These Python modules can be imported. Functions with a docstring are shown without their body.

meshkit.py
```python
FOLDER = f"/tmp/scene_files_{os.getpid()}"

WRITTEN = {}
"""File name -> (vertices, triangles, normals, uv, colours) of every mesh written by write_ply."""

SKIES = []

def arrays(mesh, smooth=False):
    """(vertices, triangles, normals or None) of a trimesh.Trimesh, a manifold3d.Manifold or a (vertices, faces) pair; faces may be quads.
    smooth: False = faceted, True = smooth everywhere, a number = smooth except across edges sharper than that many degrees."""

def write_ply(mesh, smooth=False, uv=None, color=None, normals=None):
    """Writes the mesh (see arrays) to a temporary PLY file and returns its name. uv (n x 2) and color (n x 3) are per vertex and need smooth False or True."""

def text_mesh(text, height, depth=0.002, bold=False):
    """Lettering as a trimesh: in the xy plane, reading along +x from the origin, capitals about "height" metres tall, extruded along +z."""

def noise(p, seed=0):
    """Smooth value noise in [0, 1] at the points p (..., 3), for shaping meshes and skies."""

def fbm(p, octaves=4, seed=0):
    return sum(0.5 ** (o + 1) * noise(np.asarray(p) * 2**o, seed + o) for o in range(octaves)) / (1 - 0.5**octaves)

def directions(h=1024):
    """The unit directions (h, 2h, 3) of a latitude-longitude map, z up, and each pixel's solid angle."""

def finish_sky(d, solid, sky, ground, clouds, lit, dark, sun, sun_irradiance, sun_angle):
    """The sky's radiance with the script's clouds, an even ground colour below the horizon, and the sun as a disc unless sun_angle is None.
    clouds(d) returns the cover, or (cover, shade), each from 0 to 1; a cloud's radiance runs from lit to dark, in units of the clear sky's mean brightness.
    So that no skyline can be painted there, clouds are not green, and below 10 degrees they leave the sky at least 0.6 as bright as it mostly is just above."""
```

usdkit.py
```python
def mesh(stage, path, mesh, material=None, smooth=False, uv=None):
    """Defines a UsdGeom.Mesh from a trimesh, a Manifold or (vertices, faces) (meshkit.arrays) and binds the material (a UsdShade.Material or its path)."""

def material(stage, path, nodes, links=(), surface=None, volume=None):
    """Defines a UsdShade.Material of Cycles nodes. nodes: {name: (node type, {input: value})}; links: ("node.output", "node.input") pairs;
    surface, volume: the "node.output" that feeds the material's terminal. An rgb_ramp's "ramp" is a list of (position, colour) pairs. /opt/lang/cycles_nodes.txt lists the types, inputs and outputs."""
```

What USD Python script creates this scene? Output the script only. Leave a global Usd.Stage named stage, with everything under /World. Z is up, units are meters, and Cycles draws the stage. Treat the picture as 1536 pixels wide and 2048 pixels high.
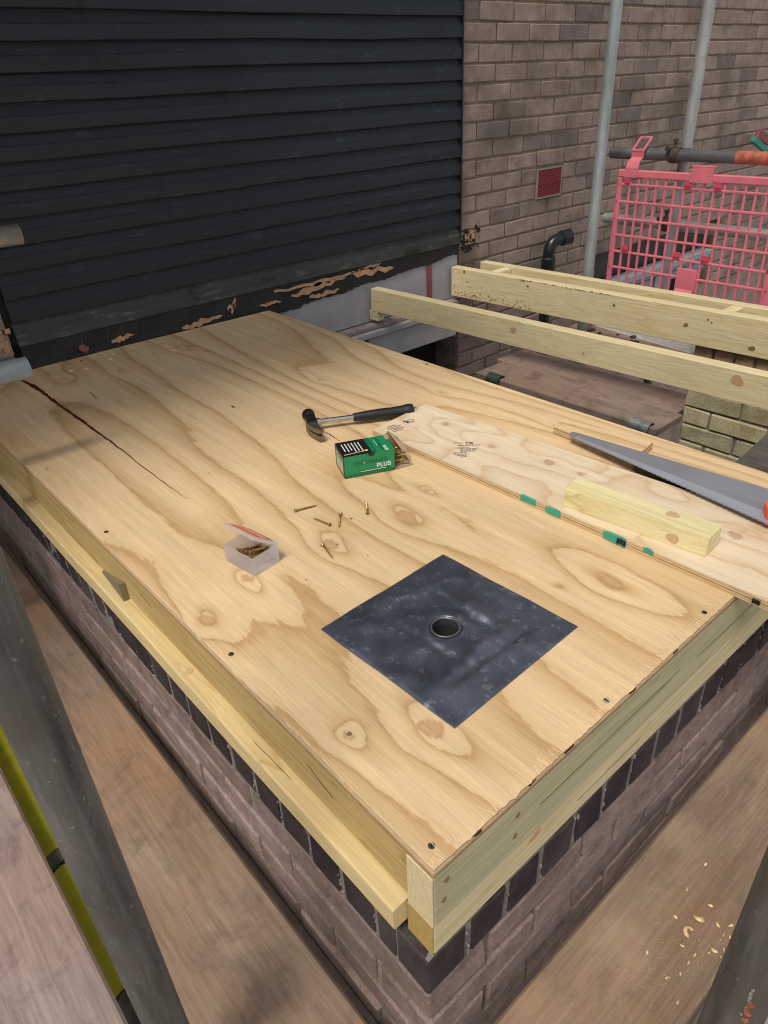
import math, random
import numpy as np, trimesh, usdkit, meshkit
from pxr import Usd, UsdGeom, UsdLux, UsdShade, Gf, Sdf

random.seed(7)
rng = np.random.default_rng(11)
stage = Usd.Stage.CreateInMemory()
UsdGeom.SetStageUpAxis(stage, UsdGeom.Tokens.z)
UsdGeom.SetStageMetersPerUnit(stage, 1.0)
UsdGeom.Xform.Define(stage, '/World')
UsdGeom.Scope.Define(stage, '/World/Looks')
LK = '/World/Looks/'

# ---------------------------------------------------------------- camera, sky, sun, exposure
EXPOSURE = 0.84
SUN_EL, SUN_AZ = math.radians(60), math.radians(252)      # azimuth: atan2(x, y) of the direction towards the sun
SKY_STRENGTH, SUN_INT, SUN_ANGLE = 0.082, 0.40, 20.0
cam = UsdGeom.Camera.Define(stage, '/World/camera')
EYE = (-0.328, -0.337, 0.7668)
RT, DN, FW = (0.75023, -0.65980, -0.04258), (-0.37199, -0.36798, -0.85218), (0.54661, 0.65517, -0.52151)
cam.AddTransformOp().Set(Gf.Matrix4d(RT[0], RT[1], RT[2], 0, -DN[0], -DN[1], -DN[2], 0, -FW[0], -FW[1], -FW[2], 0, EYE[0], EYE[1], EYE[2], 1))
cam.CreateHorizontalApertureAttr(24.0); cam.CreateVerticalApertureAttr(32.0)
cam.CreateFocalLengthAttr(24.0 * 1407.8 / 1536)
cam.CreateClippingRangeAttr(Gf.Vec2f(0.02, 500))
cam.CreateExposureAttr(EXPOSURE)
SD = np.array([math.sin(SUN_AZ) * math.cos(SUN_EL), math.cos(SUN_AZ) * math.cos(SUN_EL), math.sin(SUN_EL)])
dome = UsdLux.DomeLight.Define(stage, '/World/sky')
dome.GetPrim().SetCustomDataByKey('kind', 'structure')
dome.GetPrim().SetCustomDataByKey('label', 'pale overcast daylight sky above the yard')
dome.GetPrim().SetCustomDataByKey('category', 'sky')
skym = usdkit.material(stage, LK + 'sky', {
    's': ('sky_texture', {'sky_type': 'single_scattering', 'sun_disc': False, 'sun_elevation': SUN_EL, 'sun_rotation': SUN_AZ}),
    'h': ('hsv', {'saturation': 0.22, 'value': 1.0}),
    'b': ('background_shader', {'strength': SKY_STRENGTH})}, [('s.color', 'h.color'), ('h.color', 'b.color')], surface='b.background')
UsdShade.MaterialBindingAPI.Apply(dome.GetPrim()).Bind(skym)
sun = UsdLux.DistantLight.Define(stage, '/World/sun')
sun.CreateIntensityAttr(SUN_INT); sun.CreateAngleAttr(SUN_ANGLE); sun.CreateNormalizeAttr(True); sun.CreateColorAttr(Gf.Vec3f(1, 0.93, 0.83))
def look_rot(d):                                            # local -z runs along -d
    z = np.array(d, float); z /= np.linalg.norm(z)
    x = np.cross([0, 0, 1], z); x /= np.linalg.norm(x); y = np.cross(z, x)
    return Gf.Matrix4d(*x, 0, *y, 0, *z, 0, 0, 0, 0, 1)
sun.AddTransformOp().Set(look_rot(SD))

# ---------------------------------------------------------------- scene graph helpers
taken = {}
def numbered(parent, name):
    k = (parent, name); n = taken.get(k, 0); taken[k] = n + 1
    return name if n == 0 else f'{name}_{n:03d}'
def tag(p, label=None, cat=None, group=None, kind=None):
    for k, v in (('label', label), ('category', cat), ('group', group), ('kind', kind)):
        if v: p.SetCustomDataByKey(k, v)
    return p
def mat4(o, x, y, z):
    return Gf.Matrix4d(*map(float, x), 0, *map(float, y), 0, *map(float, z), 0, *map(float, o), 1)
BASE = {}
def thing(name, label, cat, loc=(0, 0, 0), group=None, kind=None, frame=None):
    path = '/World/' + numbered('/World', name)
    x = UsdGeom.Xform.Define(stage, path)
    if frame is not None: x.AddTransformOp().Set(mat4(loc, *frame))
    else: x.AddTranslateOp().Set(Gf.Vec3d(*map(float, loc)))
    BASE[path] = np.zeros(3) if frame is not None else np.array(loc, float)
    return tag(x.GetPrim(), label, cat, group, kind)
def obj(name, mesh, material, parent=None, smooth=False, uv=None, label=None, **kw):
    """One mesh prim. Geometry comes in world coordinates (or in the thing's frame if it has one)."""
    pp = str(parent.GetPath()) if parent is not None else '/World'
    path = pp + '/' + numbered(pp, name)
    root = '/World/' + pp.split('/')[2] if len(pp.split('/')) > 2 else None
    v, f, n = meshkit.arrays(mesh, smooth)
    b = BASE.get(root, np.zeros(3))
    m = UsdGeom.Mesh.Define(stage, path)
    if uv is not None or smooth is False:
        m = usdkit.mesh(stage, path, (v - b, f), LK + material, smooth=smooth if uv is not None else False, uv=uv)
    else:
        mm = trimesh.Trimesh(np.asarray(mesh.vertices) - b, mesh.faces, process=False)
        m = usdkit.mesh(stage, path, mm, LK + material, smooth=smooth)
    return tag(m.GetPrim(), label, **kw)
def copy_thing(src, label=None, group=None, loc=(0, 0, 0), frame=((1, 0, 0), (0, 1, 0), (0, 0, 1))):
    path = '/World/' + numbered('/World', src.GetName())
    x = UsdGeom.Xform.Define(stage, path)
    x.GetPrim().GetReferences().AddInternalReference(src.GetPath())
    x.ClearXformOpOrder()
    op = x.AddTransformOp(opSuffix='place'); op.Set(mat4(loc, *frame)); x.SetXformOpOrder([op])
    x.GetPrim().SetInstanceable(True)
    d = src.GetCustomData()
    return tag(x.GetPrim(), label or d['label'], d['category'], group or d.get('group'))

# ---------------------------------------------------------------- shape helpers
def T(v, f): return trimesh.Trimesh(np.asarray(v, float), np.asarray(f), process=False)
def cat(ms): return trimesh.util.concatenate([m for m in ms])
_c = np.array([[sx, sy, sz] for sx in (-1, 1) for sy in (-1, 1) for sz in (-1, 1)], float)
_hull = None
def bx(x0, x1, y0, y1, z0, z1, b=0.0, jit=0.0):
    """Box with chamfered edges (b) and slightly uneven corners (jit)."""
    global _hull
    lo, hi = np.array([x0, y0, z0]), np.array([x1, y1, z1]); c, h = (lo + hi) / 2, (hi - lo) / 2
    if b <= 0:
        m = trimesh.creation.box(extents=2 * h); m.apply_translation(c); return m
    if _hull is None:
        pts = np.vstack([_c * np.where(np.arange(3) == k, 1.0, 0.8) for k in range(3)])
        m = trimesh.convex.convex_hull(pts)
        idx = [int(np.argmin(((m.vertices - p) ** 2).sum(1))) for p in pts]
        inv = {a: i for i, a in enumerate(idx)}
        _hull = np.array([[inv[a] for a in t] for t in m.faces])
    b = min(b, 0.45 * h.min())
    cj = rng.uniform(-jit, jit, (8, 3)) if jit else np.zeros((8, 3))
    v = np.vstack([c + _c * (h - np.where(np.arange(3) == k, 0, b)) + cj for k in range(3)])
    return T(v, _hull)
def frame_of(d, up=(0, 0, 1)):
    d = np.array(d, float); d /= np.linalg.norm(d)
    u = np.array(up, float)
    if abs(d @ u) > .95: u = np.array([1., 0, 0])
    s = np.cross(u, d); s /= np.linalg.norm(s)
    return d, s, np.cross(d, s)
def put(m, o, x, y, z):
    m = m.copy(); M = np.eye(4); M[:3, 0], M[:3, 1], M[:3, 2], M[:3, 3] = x, y, z, o
    m.apply_transform(M); return m
def bar(p, q, w, h, b=0.0, up=(0, 0, 1)):
    """Rectangular bar from p to q; w across, h along up."""
    p, q = np.array(p, float), np.array(q, float); L = np.linalg.norm(q - p); d, s, u = frame_of(q - p, up)
    return put(bx(0, L, -w / 2, w / 2, -h / 2, h / 2, b), p, d, s, u)
def tube(p, q, r, n=28, wall=0.0032, ends=True):
    """Hollow scaffold tube with open ends."""
    p, q = np.array(p, float), np.array(q, float); L = np.linalg.norm(q - p); d, s, u = frame_of(q - p)
    a = np.linspace(0, 2 * np.pi, n, endpoint=False); ring = np.outer(np.cos(a), s) + np.outer(np.sin(a), u)
    k = max(2, int(L / .25) + 1); ts = np.linspace(0, L, k)
    v = [p + d * t + ring * r for t in ts] + [q + ring * (r - wall), q - d * min(.12, L / 3) + ring * (r - wall), p + ring * (r - wall), p + d * min(.12, L / 3) + ring * (r - wall)]
    f = []
    def strip(i, j, flip=False):
        for m in range(n):
            a0, a1, b0, b1 = i * n + m, i * n + (m + 1) % n, j * n + m, j * n + (m + 1) % n
            q4 = [[a0, a1, b1], [a0, b1, b0]]
            f.extend([t[::-1] for t in q4] if flip else q4)
    for i in range(k - 1): strip(i, i + 1)
    strip(k - 1, k); strip(k, k + 1); strip(k + 2, 0); strip(k + 3, k + 2)
    return T(np.vstack(v), f)
def rod(p, q, r, n=16, r2=None):
    p, q = np.array(p, float), np.array(q, float); L = np.linalg.norm(q - p); d, s, u = frame_of(q - p)
    return lathe([(0, 0), (r, 0), (r2 if r2 is not None else r, L), (0, L)], p, d, n)
def lathe(prof, o, d, n=24):
    """Revolve (radius, height) pairs about the axis d at o."""
    d, s, u = frame_of(d); a = np.linspace(0, 2 * np.pi, n, endpoint=False); ring = np.outer(np.cos(a), s) + np.outer(np.sin(a), u)
    v = np.vstack([np.array(o) + d * h + ring * r for r, h in prof]); f = []
    for i in range(len(prof) - 1):
        for m in range(n):
            a0, a1, b0, b1 = i * n + m, i * n + (m + 1) % n, (i + 1) * n + m, (i + 1) * n + (m + 1) % n
            if prof[i][0] > 1e-9: f.append([a0, a1, b1])
            if prof[i + 1][0] > 1e-9: f.append([a0, b1, b0])
    return T(v, f)
def path_tube(pts, r, n=20):
    pts = np.array(pts, float); v = []; f = []
    for i, p in enumerate(pts):
        t = pts[min(i + 1, len(pts) - 1)] - pts[max(i - 1, 0)]; d, s, u = frame_of(t, (0.3, 1, 0.1))
        a = np.linspace(0, 2 * np.pi, n, endpoint=False); rr = r[i] if np.ndim(r) else r
        v.append(p + (np.outer(np.cos(a), s) + np.outer(np.sin(a), u)) * rr)
    for i in range(len(pts) - 1):
        for m in range(n):
            a0, a1, b0, b1 = i * n + m, i * n + (m + 1) % n, (i + 1) * n + m, (i + 1) * n + (m + 1) % n
            f += [[a0, a1, b1], [a0, b1, b0]]
    return T(np.vstack(v), f)
def prism(poly, z0, z1):
    from shapely.geometry import Polygon
    m = trimesh.creation.extrude_polygon(Polygon(poly), z1 - z0, engine='earcut'); m.apply_translation([0, 0, z0]); return m

# ---------------------------------------------------------------- materials
def mat(name, nodes, links, surface='p.BSDF'): return usdkit.material(stage, LK + name, nodes, links, surface=surface)
def plain(name, col, rough=.6, metal=0.0, var=.12, scale=30, bump=.0, spec=.5, stretch=(1, 1, 1), rnd=0.0, dist=.002):
    lo, hi = [c * (1 - var) for c in col], [min(1, c * (1 + var)) for c in col]
    n = {'t': ('texture_coordinate', {}), 'm': ('mapping', {'scale': stretch}), 'n': ('noise_texture', {'scale': scale, 'detail': 6, 'roughness': .62}),
         'r': ('rgb_ramp', {'ramp': [(.3, lo), (.7, hi)]}), 'p': ('principled_bsdf', {'roughness': rough, 'metallic': metal, 'specular_ior_level': spec}),
         'o': ('object_info', {}), 'mr': ('map_range', {'from_min': 0, 'from_max': 1, 'to_min': 1 - rnd, 'to_max': 1 + rnd}),
         'h': ('hsv', {'saturation': 1.0}), 'b': ('bump', {'strength': bump, 'distance': dist})}
    l = [('t.object', 'm.vector'), ('m.vector', 'n.vector'), ('n.fac', 'r.fac'), ('r.color', 'h.color'), ('o.random', 'mr.value'), ('mr.result', 'h.value'), ('h.color', 'p.base_color')]
    if bump: l += [('n.fac', 'b.height'), ('b.normal', 'p.normal')]
    return mat(name, n, l)
def brick_mat(name, lo, hi, stain, amount=.35, rnd=.22, sc=14):
    """Fired brick: mottled face, random tone per brick, stains, pitted relief."""
    n = {'g': ('geometry', {}), 'o': ('object_info', {}),
         'n1': ('noise_texture', {'scale': sc, 'detail': 7, 'roughness': .65}), 'n2': ('noise_texture', {'scale': 190, 'detail': 4, 'roughness': .7}),
         'n3': ('noise_texture', {'scale': 3.1, 'detail': 5, 'roughness': .6}),
         'r1': ('rgb_ramp', {'ramp': [(.3, lo), (.7, hi)]}), 'r3': ('rgb_ramp', {'ramp': [(.5, (0, 0, 0)), (.68, (amount,) * 3)]}),
         'mx': ('mix', {'mix_type': 'mix', 'color2': stain}), 'mr': ('map_range', {'to_min': 1 - rnd, 'to_max': 1 + rnd}), 'h': ('hsv', {}),
         'ms': ('map_range', {'from_min': .3, 'from_max': .7, 'to_min': .68, 'to_max': 1.25}), 'h2': ('hsv', {}),
         'b': ('bump', {'strength': .85, 'distance': .004}), 'p': ('principled_bsdf', {'roughness': .9, 'specular_ior_level': .25})}
    l = [('g.position', 'n1.vector'), ('g.position', 'n2.vector'), ('g.position', 'n3.vector'), ('n1.fac', 'r1.fac'), ('n3.fac', 'r3.fac'),
         ('r3.color', 'mx.fac'), ('r1.color', 'mx.color1'), ('o.random', 'mr.value'), ('mx.color', 'h.color'), ('mr.result', 'h.value'),
         ('n2.fac', 'ms.value'), ('h.color', 'h2.color'), ('ms.result', 'h2.value'), ('h2.color', 'p.base_color'), ('n2.fac', 'b.height'), ('b.normal', 'p.normal')]
    return mat(name, n, l)
brick_mat('house_brick', (.225, .162, .134), (.335, .252, .212), (.105, .080, .045), .7, .10)
brick_mat('house_brick_grey', (.155, .118, .102), (.235, .185, .160), (.10, .085, .075), .5, .10)
brick_mat('porch_brick', (.175, .122, .107), (.325, .240, .210), (.10, .078, .058), .7, .20, 24)
brick_mat('blue_brick', (.020, .015, .017), (.058, .038, .040), (.13, .12, .11), .35, .25, 22)
brick_mat('buff_brick', (.33, .29, .17), (.52, .46, .31), (.22, .18, .07), .9, .16, 20)
brick_mat('buff_brick_raw', (.30, .19, .105), (.44, .29, .17), (.25, .15, .08), .6, .12, 30)
plain('mortar', (.235, .180, .125), .95, var=.3, scale=60, bump=.6, spec=.1)
plain('mortar_dark', (.215, .185, .155), .95, var=.3, scale=60, bump=.6, spec=.1)
plain('mortar_grey', (.185, .165, .145), .95, var=.4, scale=90, bump=.6, spec=.1)
plain('mortar_pale', (.24, .21, .18), .95, var=.35, scale=90, bump=.6, spec=.1)

def timber(name, axis, lo, hi, dark, grey=(.3, .28, .2), rnd=.1, rough=.7, gs=1.0):
    """Sawn softwood with grain along the axis, growth bands and a few grey or green patches."""
    st = {'x': (.55, 9, 9), 'y': (9, .55, 9), 'z': (9, 9, .55)}[axis]; fine = {'x': (6, 260, 260), 'y': (260, 6, 260), 'z': (260, 260, 6)}[axis]
    n = {'g': ('geometry', {}), 'o': ('object_info', {}), 'va': ('vector_math', {'math_type': 'multiply_add', 'vector2': (3.7, 5.1, 4.3)}),
         'm1': ('mapping', {'scale': [s * gs for s in st]}), 'm2': ('mapping', {'scale': fine}),
         'n1': ('noise_texture', {'scale': 1.6, 'detail': 3, 'roughness': .5, 'distortion': .4}), 'mu': ('math', {'math_type': 'multiply', 'value2': 11.0}),
         'fr': ('math', {'math_type': 'fraction'}), 'r1': ('rgb_ramp', {'ramp': [(0, hi), (.45, [a * .6 + b * .4 for a, b in zip(hi, lo)]), (.86, lo), (.93, dark), (1, hi)]}),
         'n2': ('noise_texture', {'scale': 1, 'detail': 3, 'roughness': .7}), 'mr2': ('map_range', {'from_min': .3, 'from_max': .7, 'to_min': .86, 'to_max': 1.1}), 'h2': ('hsv', {}),
         'n3': ('noise_texture', {'scale': 4.0, 'detail': 5, 'roughness': .65}), 'r3': ('rgb_ramp', {'ramp': [(.5, (0, 0, 0)), (.72, (.6, .6, .6))]}), 'mx': ('mix', {'color2': grey}),
         'mr': ('map_range', {'to_min': 1 - rnd, 'to_max': 1 + rnd}), 'h': ('hsv', {}), 'b': ('bump', {'strength': .25, 'distance': .001}),
         'p': ('principled_bsdf', {'roughness': rough, 'specular_ior_level': .3})}
    l = [('o.random', 'va.vector1'), ('g.position', 'va.vector3'), ('va.vector', 'm1.vector'), ('va.vector', 'm2.vector'), ('m1.vector', 'n1.vector'), ('n1.fac', 'mu.value1'), ('mu.value', 'fr.value1'),
         ('fr.value', 'r1.fac'), ('m2.vector', 'n2.vector'), ('n2.fac', 'mr2.value'), ('g.position', 'n3.vector'), ('n3.fac', 'r3.fac'), ('r3.color', 'mx.fac'),
         ('r1.color', 'mx.color1'), ('mx.color', 'h2.color'), ('mr2.result', 'h2.value'), ('o.random', 'mr.value'), ('h2.color', 'h.color'), ('mr.result', 'h.value'),
         ('h.color', 'p.base_color'), ('n2.fac', 'b.height'), ('b.normal', 'p.normal')]
    return mat(name, n, l)
for ax in 'xyz':
    timber('treated_' + ax, ax, (.63, .515, .280), (.70, .595, .36), (.565, .445, .225), (.61, .53, .33))
timber('green_x', 'x', (.42, .365, .205), (.485, .435, .26), (.36, .295, .15), (.38, .37, .24))
timber('yellow_y', 'y', (.54, .41, .20), (.595, .465, .24), (.47, .335, .145), (.50, .395, .21), gs=.8)
timber('amber_y', 'y', (.40, .275, .105), (.46, .325, .135), (.33, .215, .07), (.37, .27, .12), gs=.8)
timber('end_ochre', 'x', (.36, .24, .07), (.44, .31, .10), (.30, .19, .05), (.35, .25, .09), gs=2)
timber('block_y', 'y', (.64, .54, .27), (.72, .63, .36), (.56, .44, .20), (.60, .55, .36), gs=.8)
timber('end_grain', 'x', (.58, .45, .25), (.64, .51, .30), (.52, .39, .20), (.56, .46, .28), gs=1.5)
def board_mat(name, axis, lo, hi, tint, black, amt=.5, speck=None):
    """Weathered scaffold board."""
    st = {'x': (2.2, 14, 14), 'y': (14, 2.2, 14)}[axis]; fine = {'x': (9, 170, 170), 'y': (170, 9, 170)}[axis]
    n = {'g': ('geometry', {}), 'm1': ('mapping', {'scale': st}), 'm2': ('mapping', {'scale': fine}), 'o': ('object_info', {}),
         'va': ('vector_math', {'math_type': 'multiply_add', 'vector2': (3.7, 5.1, 4.3)}),
         'n1': ('noise_texture', {'scale': 1, 'detail': 6, 'roughness': .65, 'distortion': .6}), 'r1': ('rgb_ramp', {'ramp': [(.32, lo), (.68, hi)]}),
         'n2': ('noise_texture', {'scale': 1, 'detail': 3, 'roughness': .7}), 'mr2': ('map_range', {'from_min': .3, 'from_max': .7, 'to_min': .80, 'to_max': 1.17}), 'h2': ('hsv', {}),
         'n3': ('noise_texture', {'scale': 7.5, 'detail': 9, 'roughness': .74, 'distortion': .5}), 'r3': ('rgb_ramp', {'ramp': [(.52, (0, 0, 0)), (.66, (amt,) * 3)]}), 'mx': ('mix', {'color2': black}),
         'n4': ('noise_texture', {'scale': 3.0, 'detail': 3}), 'r4': ('rgb_ramp', {'ramp': [(.42, (0, 0, 0)), (.65, (.75, .75, .75))]}), 'mt': ('mix', {'color2': tint}),
         'b': ('bump', {'strength': .4, 'distance': .0015}), 'p': ('principled_bsdf', {'roughness': .85, 'specular_ior_level': .2})}
    l = [('o.random', 'va.vector1'), ('g.position', 'va.vector3'), ('va.vector', 'm1.vector'), ('va.vector', 'm2.vector'), ('m1.vector', 'n1.vector'), ('n1.fac', 'r1.fac'), ('va.vector', 'n4.vector'),
         ('n4.fac', 'r4.fac'), ('r4.color', 'mt.fac'), ('r1.color', 'mt.color1'), ('va.vector', 'n3.vector'), ('n3.fac', 'r3.fac'), ('r3.color', 'mx.fac'), ('mt.color', 'mx.color1'),
         ('m2.vector', 'n2.vector'), ('n2.fac', 'mr2.value'), ('mx.color', 'h2.color'), ('mr2.result', 'h2.value'), ('n2.fac', 'b.height'), ('b.normal', 'p.normal')]
    last = 'h2.color'
    if speck:
        n |= {'ns': ('noise_texture', {'scale': 900, 'detail': 3, 'roughness': .8}), 'nl': ('noise_texture', {'scale': 6, 'detail': 4}), 'ad': ('math', {'math_type': 'add'}),
              'rs': ('rgb_ramp', {'ramp': [(1.02 / 2, (0, 0, 0)), (1.30 / 2, (.55, .55, .55))]}), 'hf': ('math', {'math_type': 'multiply', 'value2': .5}), 'msx': ('mix', {'color2': speck})}
        l += [('g.position', 'ns.vector'), ('g.position', 'nl.vector'), ('ns.fac', 'ad.value1'), ('nl.fac', 'ad.value2'), ('ad.value', 'hf.value1'), ('hf.value', 'rs.fac'), ('rs.color', 'msx.fac'), ('h2.color', 'msx.color1')]
        last = 'msx.color'
    return mat(name, n, l + [(last, 'p.base_color')])
board_mat('board_brown', 'y', (.185, .128, .092), (.30, .22, .16), (.30, .18, .105), (.095, .076, .060), .5)
board_mat('board_pink', 'y', (.215, .165, .145), (.34, .27, .24), (.33, .225, .19), (.11, .09, .08), .6)
board_mat('board_dust', 'x', (.170, .122, .085), (.28, .205, .145), (.27, .155, .095), (.12, .10, .068), .45, speck=(.50, .40, .25))
board_mat('board_grey', 'y', (.18, .138, .112), (.29, .228, .19), (.26, .175, .135), (.06, .05, .045), .5)
board_mat('board_red', 'y', (.17, .115, .095), (.25, .175, .145), (.24, .15, .12), (.07, .05, .045), .5)

def galv(name, lo, hi, rust=None, rough=.5, metal=.35, sc=16, stretch=(1, 1, .25)):
    n = {'g': ('geometry', {}), 'm': ('mapping', {'scale': stretch}), 'n': ('noise_texture', {'scale': sc, 'detail': 8, 'roughness': .68}), 'r': ('rgb_ramp', {'ramp': [(.33, lo), (.67, hi)]}),
         'n2': ('noise_texture', {'scale': 130, 'detail': 3}), 'r2': ('rgb_ramp', {'ramp': [(.66, (0, 0, 0)), (.74, (.55, .55, .55))]}), 'mx': ('mix', {'color2': (.33, .33, .30)}),
         'b': ('bump', {'strength': .2, 'distance': .001}), 'p': ('principled_bsdf', {'roughness': rough, 'metallic': metal})}
    l = [('g.position', 'm.vector'), ('m.vector', 'n.vector'), ('g.position', 'n2.vector'), ('n.fac', 'r.fac'), ('n2.fac', 'r2.fac'), ('r2.color', 'mx.fac'), ('r.color', 'mx.color1'), ('n.fac', 'b.height'), ('b.normal', 'p.normal')]
    last = 'mx.color'
    if rust:
        n |= {'n3': ('noise_texture', {'scale': 9, 'detail': 6}), 'r3': ('rgb_ramp', {'ramp': [(.58, (0, 0, 0)), (.68, (.8, .8, .8))]}), 'mr': ('mix', {'color2': rust})}
        l += [('g.position', 'n3.vector'), ('n3.fac', 'r3.fac'), ('r3.color', 'mr.fac'), ('mx.color', 'mr.color1')]; last = 'mr.color'
    return mat(name, n, l + [(last, 'p.base_color')])
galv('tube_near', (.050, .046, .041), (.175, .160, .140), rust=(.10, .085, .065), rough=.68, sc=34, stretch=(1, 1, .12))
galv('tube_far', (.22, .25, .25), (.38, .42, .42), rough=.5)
galv('tube_far_grey', (.24, .25, .25), (.40, .41, .40), rust=(.30, .25, .2), rough=.55)
galv('tube_rail', (.075, .078, .080), (.15, .15, .15), rough=.6, stretch=(1, .3, 1))
galv('tube_left', (.14, .16, .17), (.24, .265, .28), rough=.5, stretch=(.3, 1, 1))
galv('tube_left_worn', (.10, .088, .07), (.22, .20, .17), rust=(.32, .19, .10), rough=.6, stretch=(.6, 1, 1))
galv('coupler', (.030, .022, .017), (.085, .06, .045), rust=(.09, .04, .02), rough=.7, metal=.2, sc=60, stretch=(1, 1, 1))
galv('clip_steel', (.17, .20, .205), (.36, .39, .39), rough=.4, metal=.6, sc=40, stretch=(1, 1, 1))
galv('clip_green', (.030, .045, .042), (.07, .09, .085), rough=.5, sc=40, stretch=(1, 1, 1))
galv('steel_board', (.55, .57, .57), (.80, .82, .82), rough=.4, metal=.15, sc=60, stretch=(1, .5, 1))
plain('orange_paint', (.36, .095, .055), .7, var=.55, scale=45)
plain('yellow_paint', (.44, .42, .025), .5, var=.15, scale=25)
plain('rubber', (.010, .010, .011), .48, var=.2, scale=80)
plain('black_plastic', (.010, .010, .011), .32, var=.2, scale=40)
plain('chrome', (.62, .60, .56), .16, 1.0, var=.08, scale=60)
plain('forged_dark', (.028, .023, .019), .42, .6, var=.5, scale=60, bump=.2)
plain('forged_worn', (.22, .18, .13), .38, .8, var=.4, scale=90, bump=.2)
plain('brass_screw', (.40, .27, .10), .34, .85, var=.25, scale=200)
plain('zinc_screw', (.12, .13, .08), .4, .8, var=.2, scale=300)
plain('saw_steel', (.255, .260, .285), .42, .30, var=.14, scale=6, stretch=(3, 1, 3))
plain('saw_edge', (.36, .375, .43), .42, .30, var=.1, scale=6, stretch=(3, 1, 3))
plain('orange_plastic', (.82, .10, .025), .4, var=.05)
plain('pink_plastic', (.60, .150, .190), .5, var=.14, scale=9, bump=.0)
plain('pink_plastic_deep', (.48, .06, .095), .5, var=.14, scale=9)
plain('vent_red', (.22, .018, .025), .55, var=.2, scale=30)
plain('vent_pale', (.24, .175, .15), .8, var=.2, scale=50)
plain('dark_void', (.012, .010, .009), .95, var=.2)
plain('brown_panel', (.075, .058, .047), .8, var=.2, scale=12)
plain('white_paint', (.30, .29, .30), .55, var=.13, scale=9, bump=.1)
plain('white_dirty', (.23, .19, .18), .75, var=.35, scale=35, bump=.2)
plain('grey_frame', (.24, .27, .30), .45, var=.08)
plain('red_oxide', (.20, .05, .06), .7, var=.3, scale=40)
plain('bitumen', (.0075, .007, .0065), .72, var=.5, scale=50, bump=.5)
plain('torn_brown', (.38, .22, .125), .9, var=.3, scale=60, bump=.3)
plain('kraft', (.36, .26, .15), .85, var=.16, scale=35, bump=.15)
plain('box_green', (.008, .225, .085), .42, var=.05)
plain('box_dark_green', (.004, .075, .028), .45, var=.05)
plain('box_black', (.010, .009, .009), .4, var=.1)
plain('print_white', (.72, .74, .70), .5, var=.03)
plain('print_gold', (.62, .52, .18), .4, var=.1)
plain('label_pale', (.42, .46, .34), .5, var=.3, scale=120)
plain('label_red', (.62, .035, .05), .45, var=.15, scale=60)
plain('label_orange', (.80, .26, .06), .45, var=.15, scale=60)
plain('label_purple', (.10, .05, .12), .45, var=.15, scale=60)
plain('label_yellow', (.75, .50, .08), .45, var=.1, scale=60)
plain('ink', (.055, .050, .055), .8, var=.3, scale=200)
plain('resin', (.085, .012, .006), .45, var=.4, scale=60)
plain('crack_dark', (.035, .016, .008), .8, var=.4, scale=60)
plain('green_tape', (.035, .30, .20), .6, var=.12, scale=60)
plain('green_strip', (.03, .22, .15), .6, var=.12, scale=30)
plain('splinter', (.72, .56, .36), .85, var=.12, scale=60)
plain('shaving', (.66, .48, .25), .8, var=.2, scale=60, rnd=.15)
plain('sawdust', (.52, .38, .21), .9, var=.25, scale=300)
plain('debris', (.035, .025, .018), .9, var=.3, scale=90)
plain('mould', (.16, .13, .065), .9, var=.3, scale=90)
plain('ply_pale', (.60, .44, .25), .85, var=.16, scale=40, stretch=(1, 1, 9))
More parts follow.
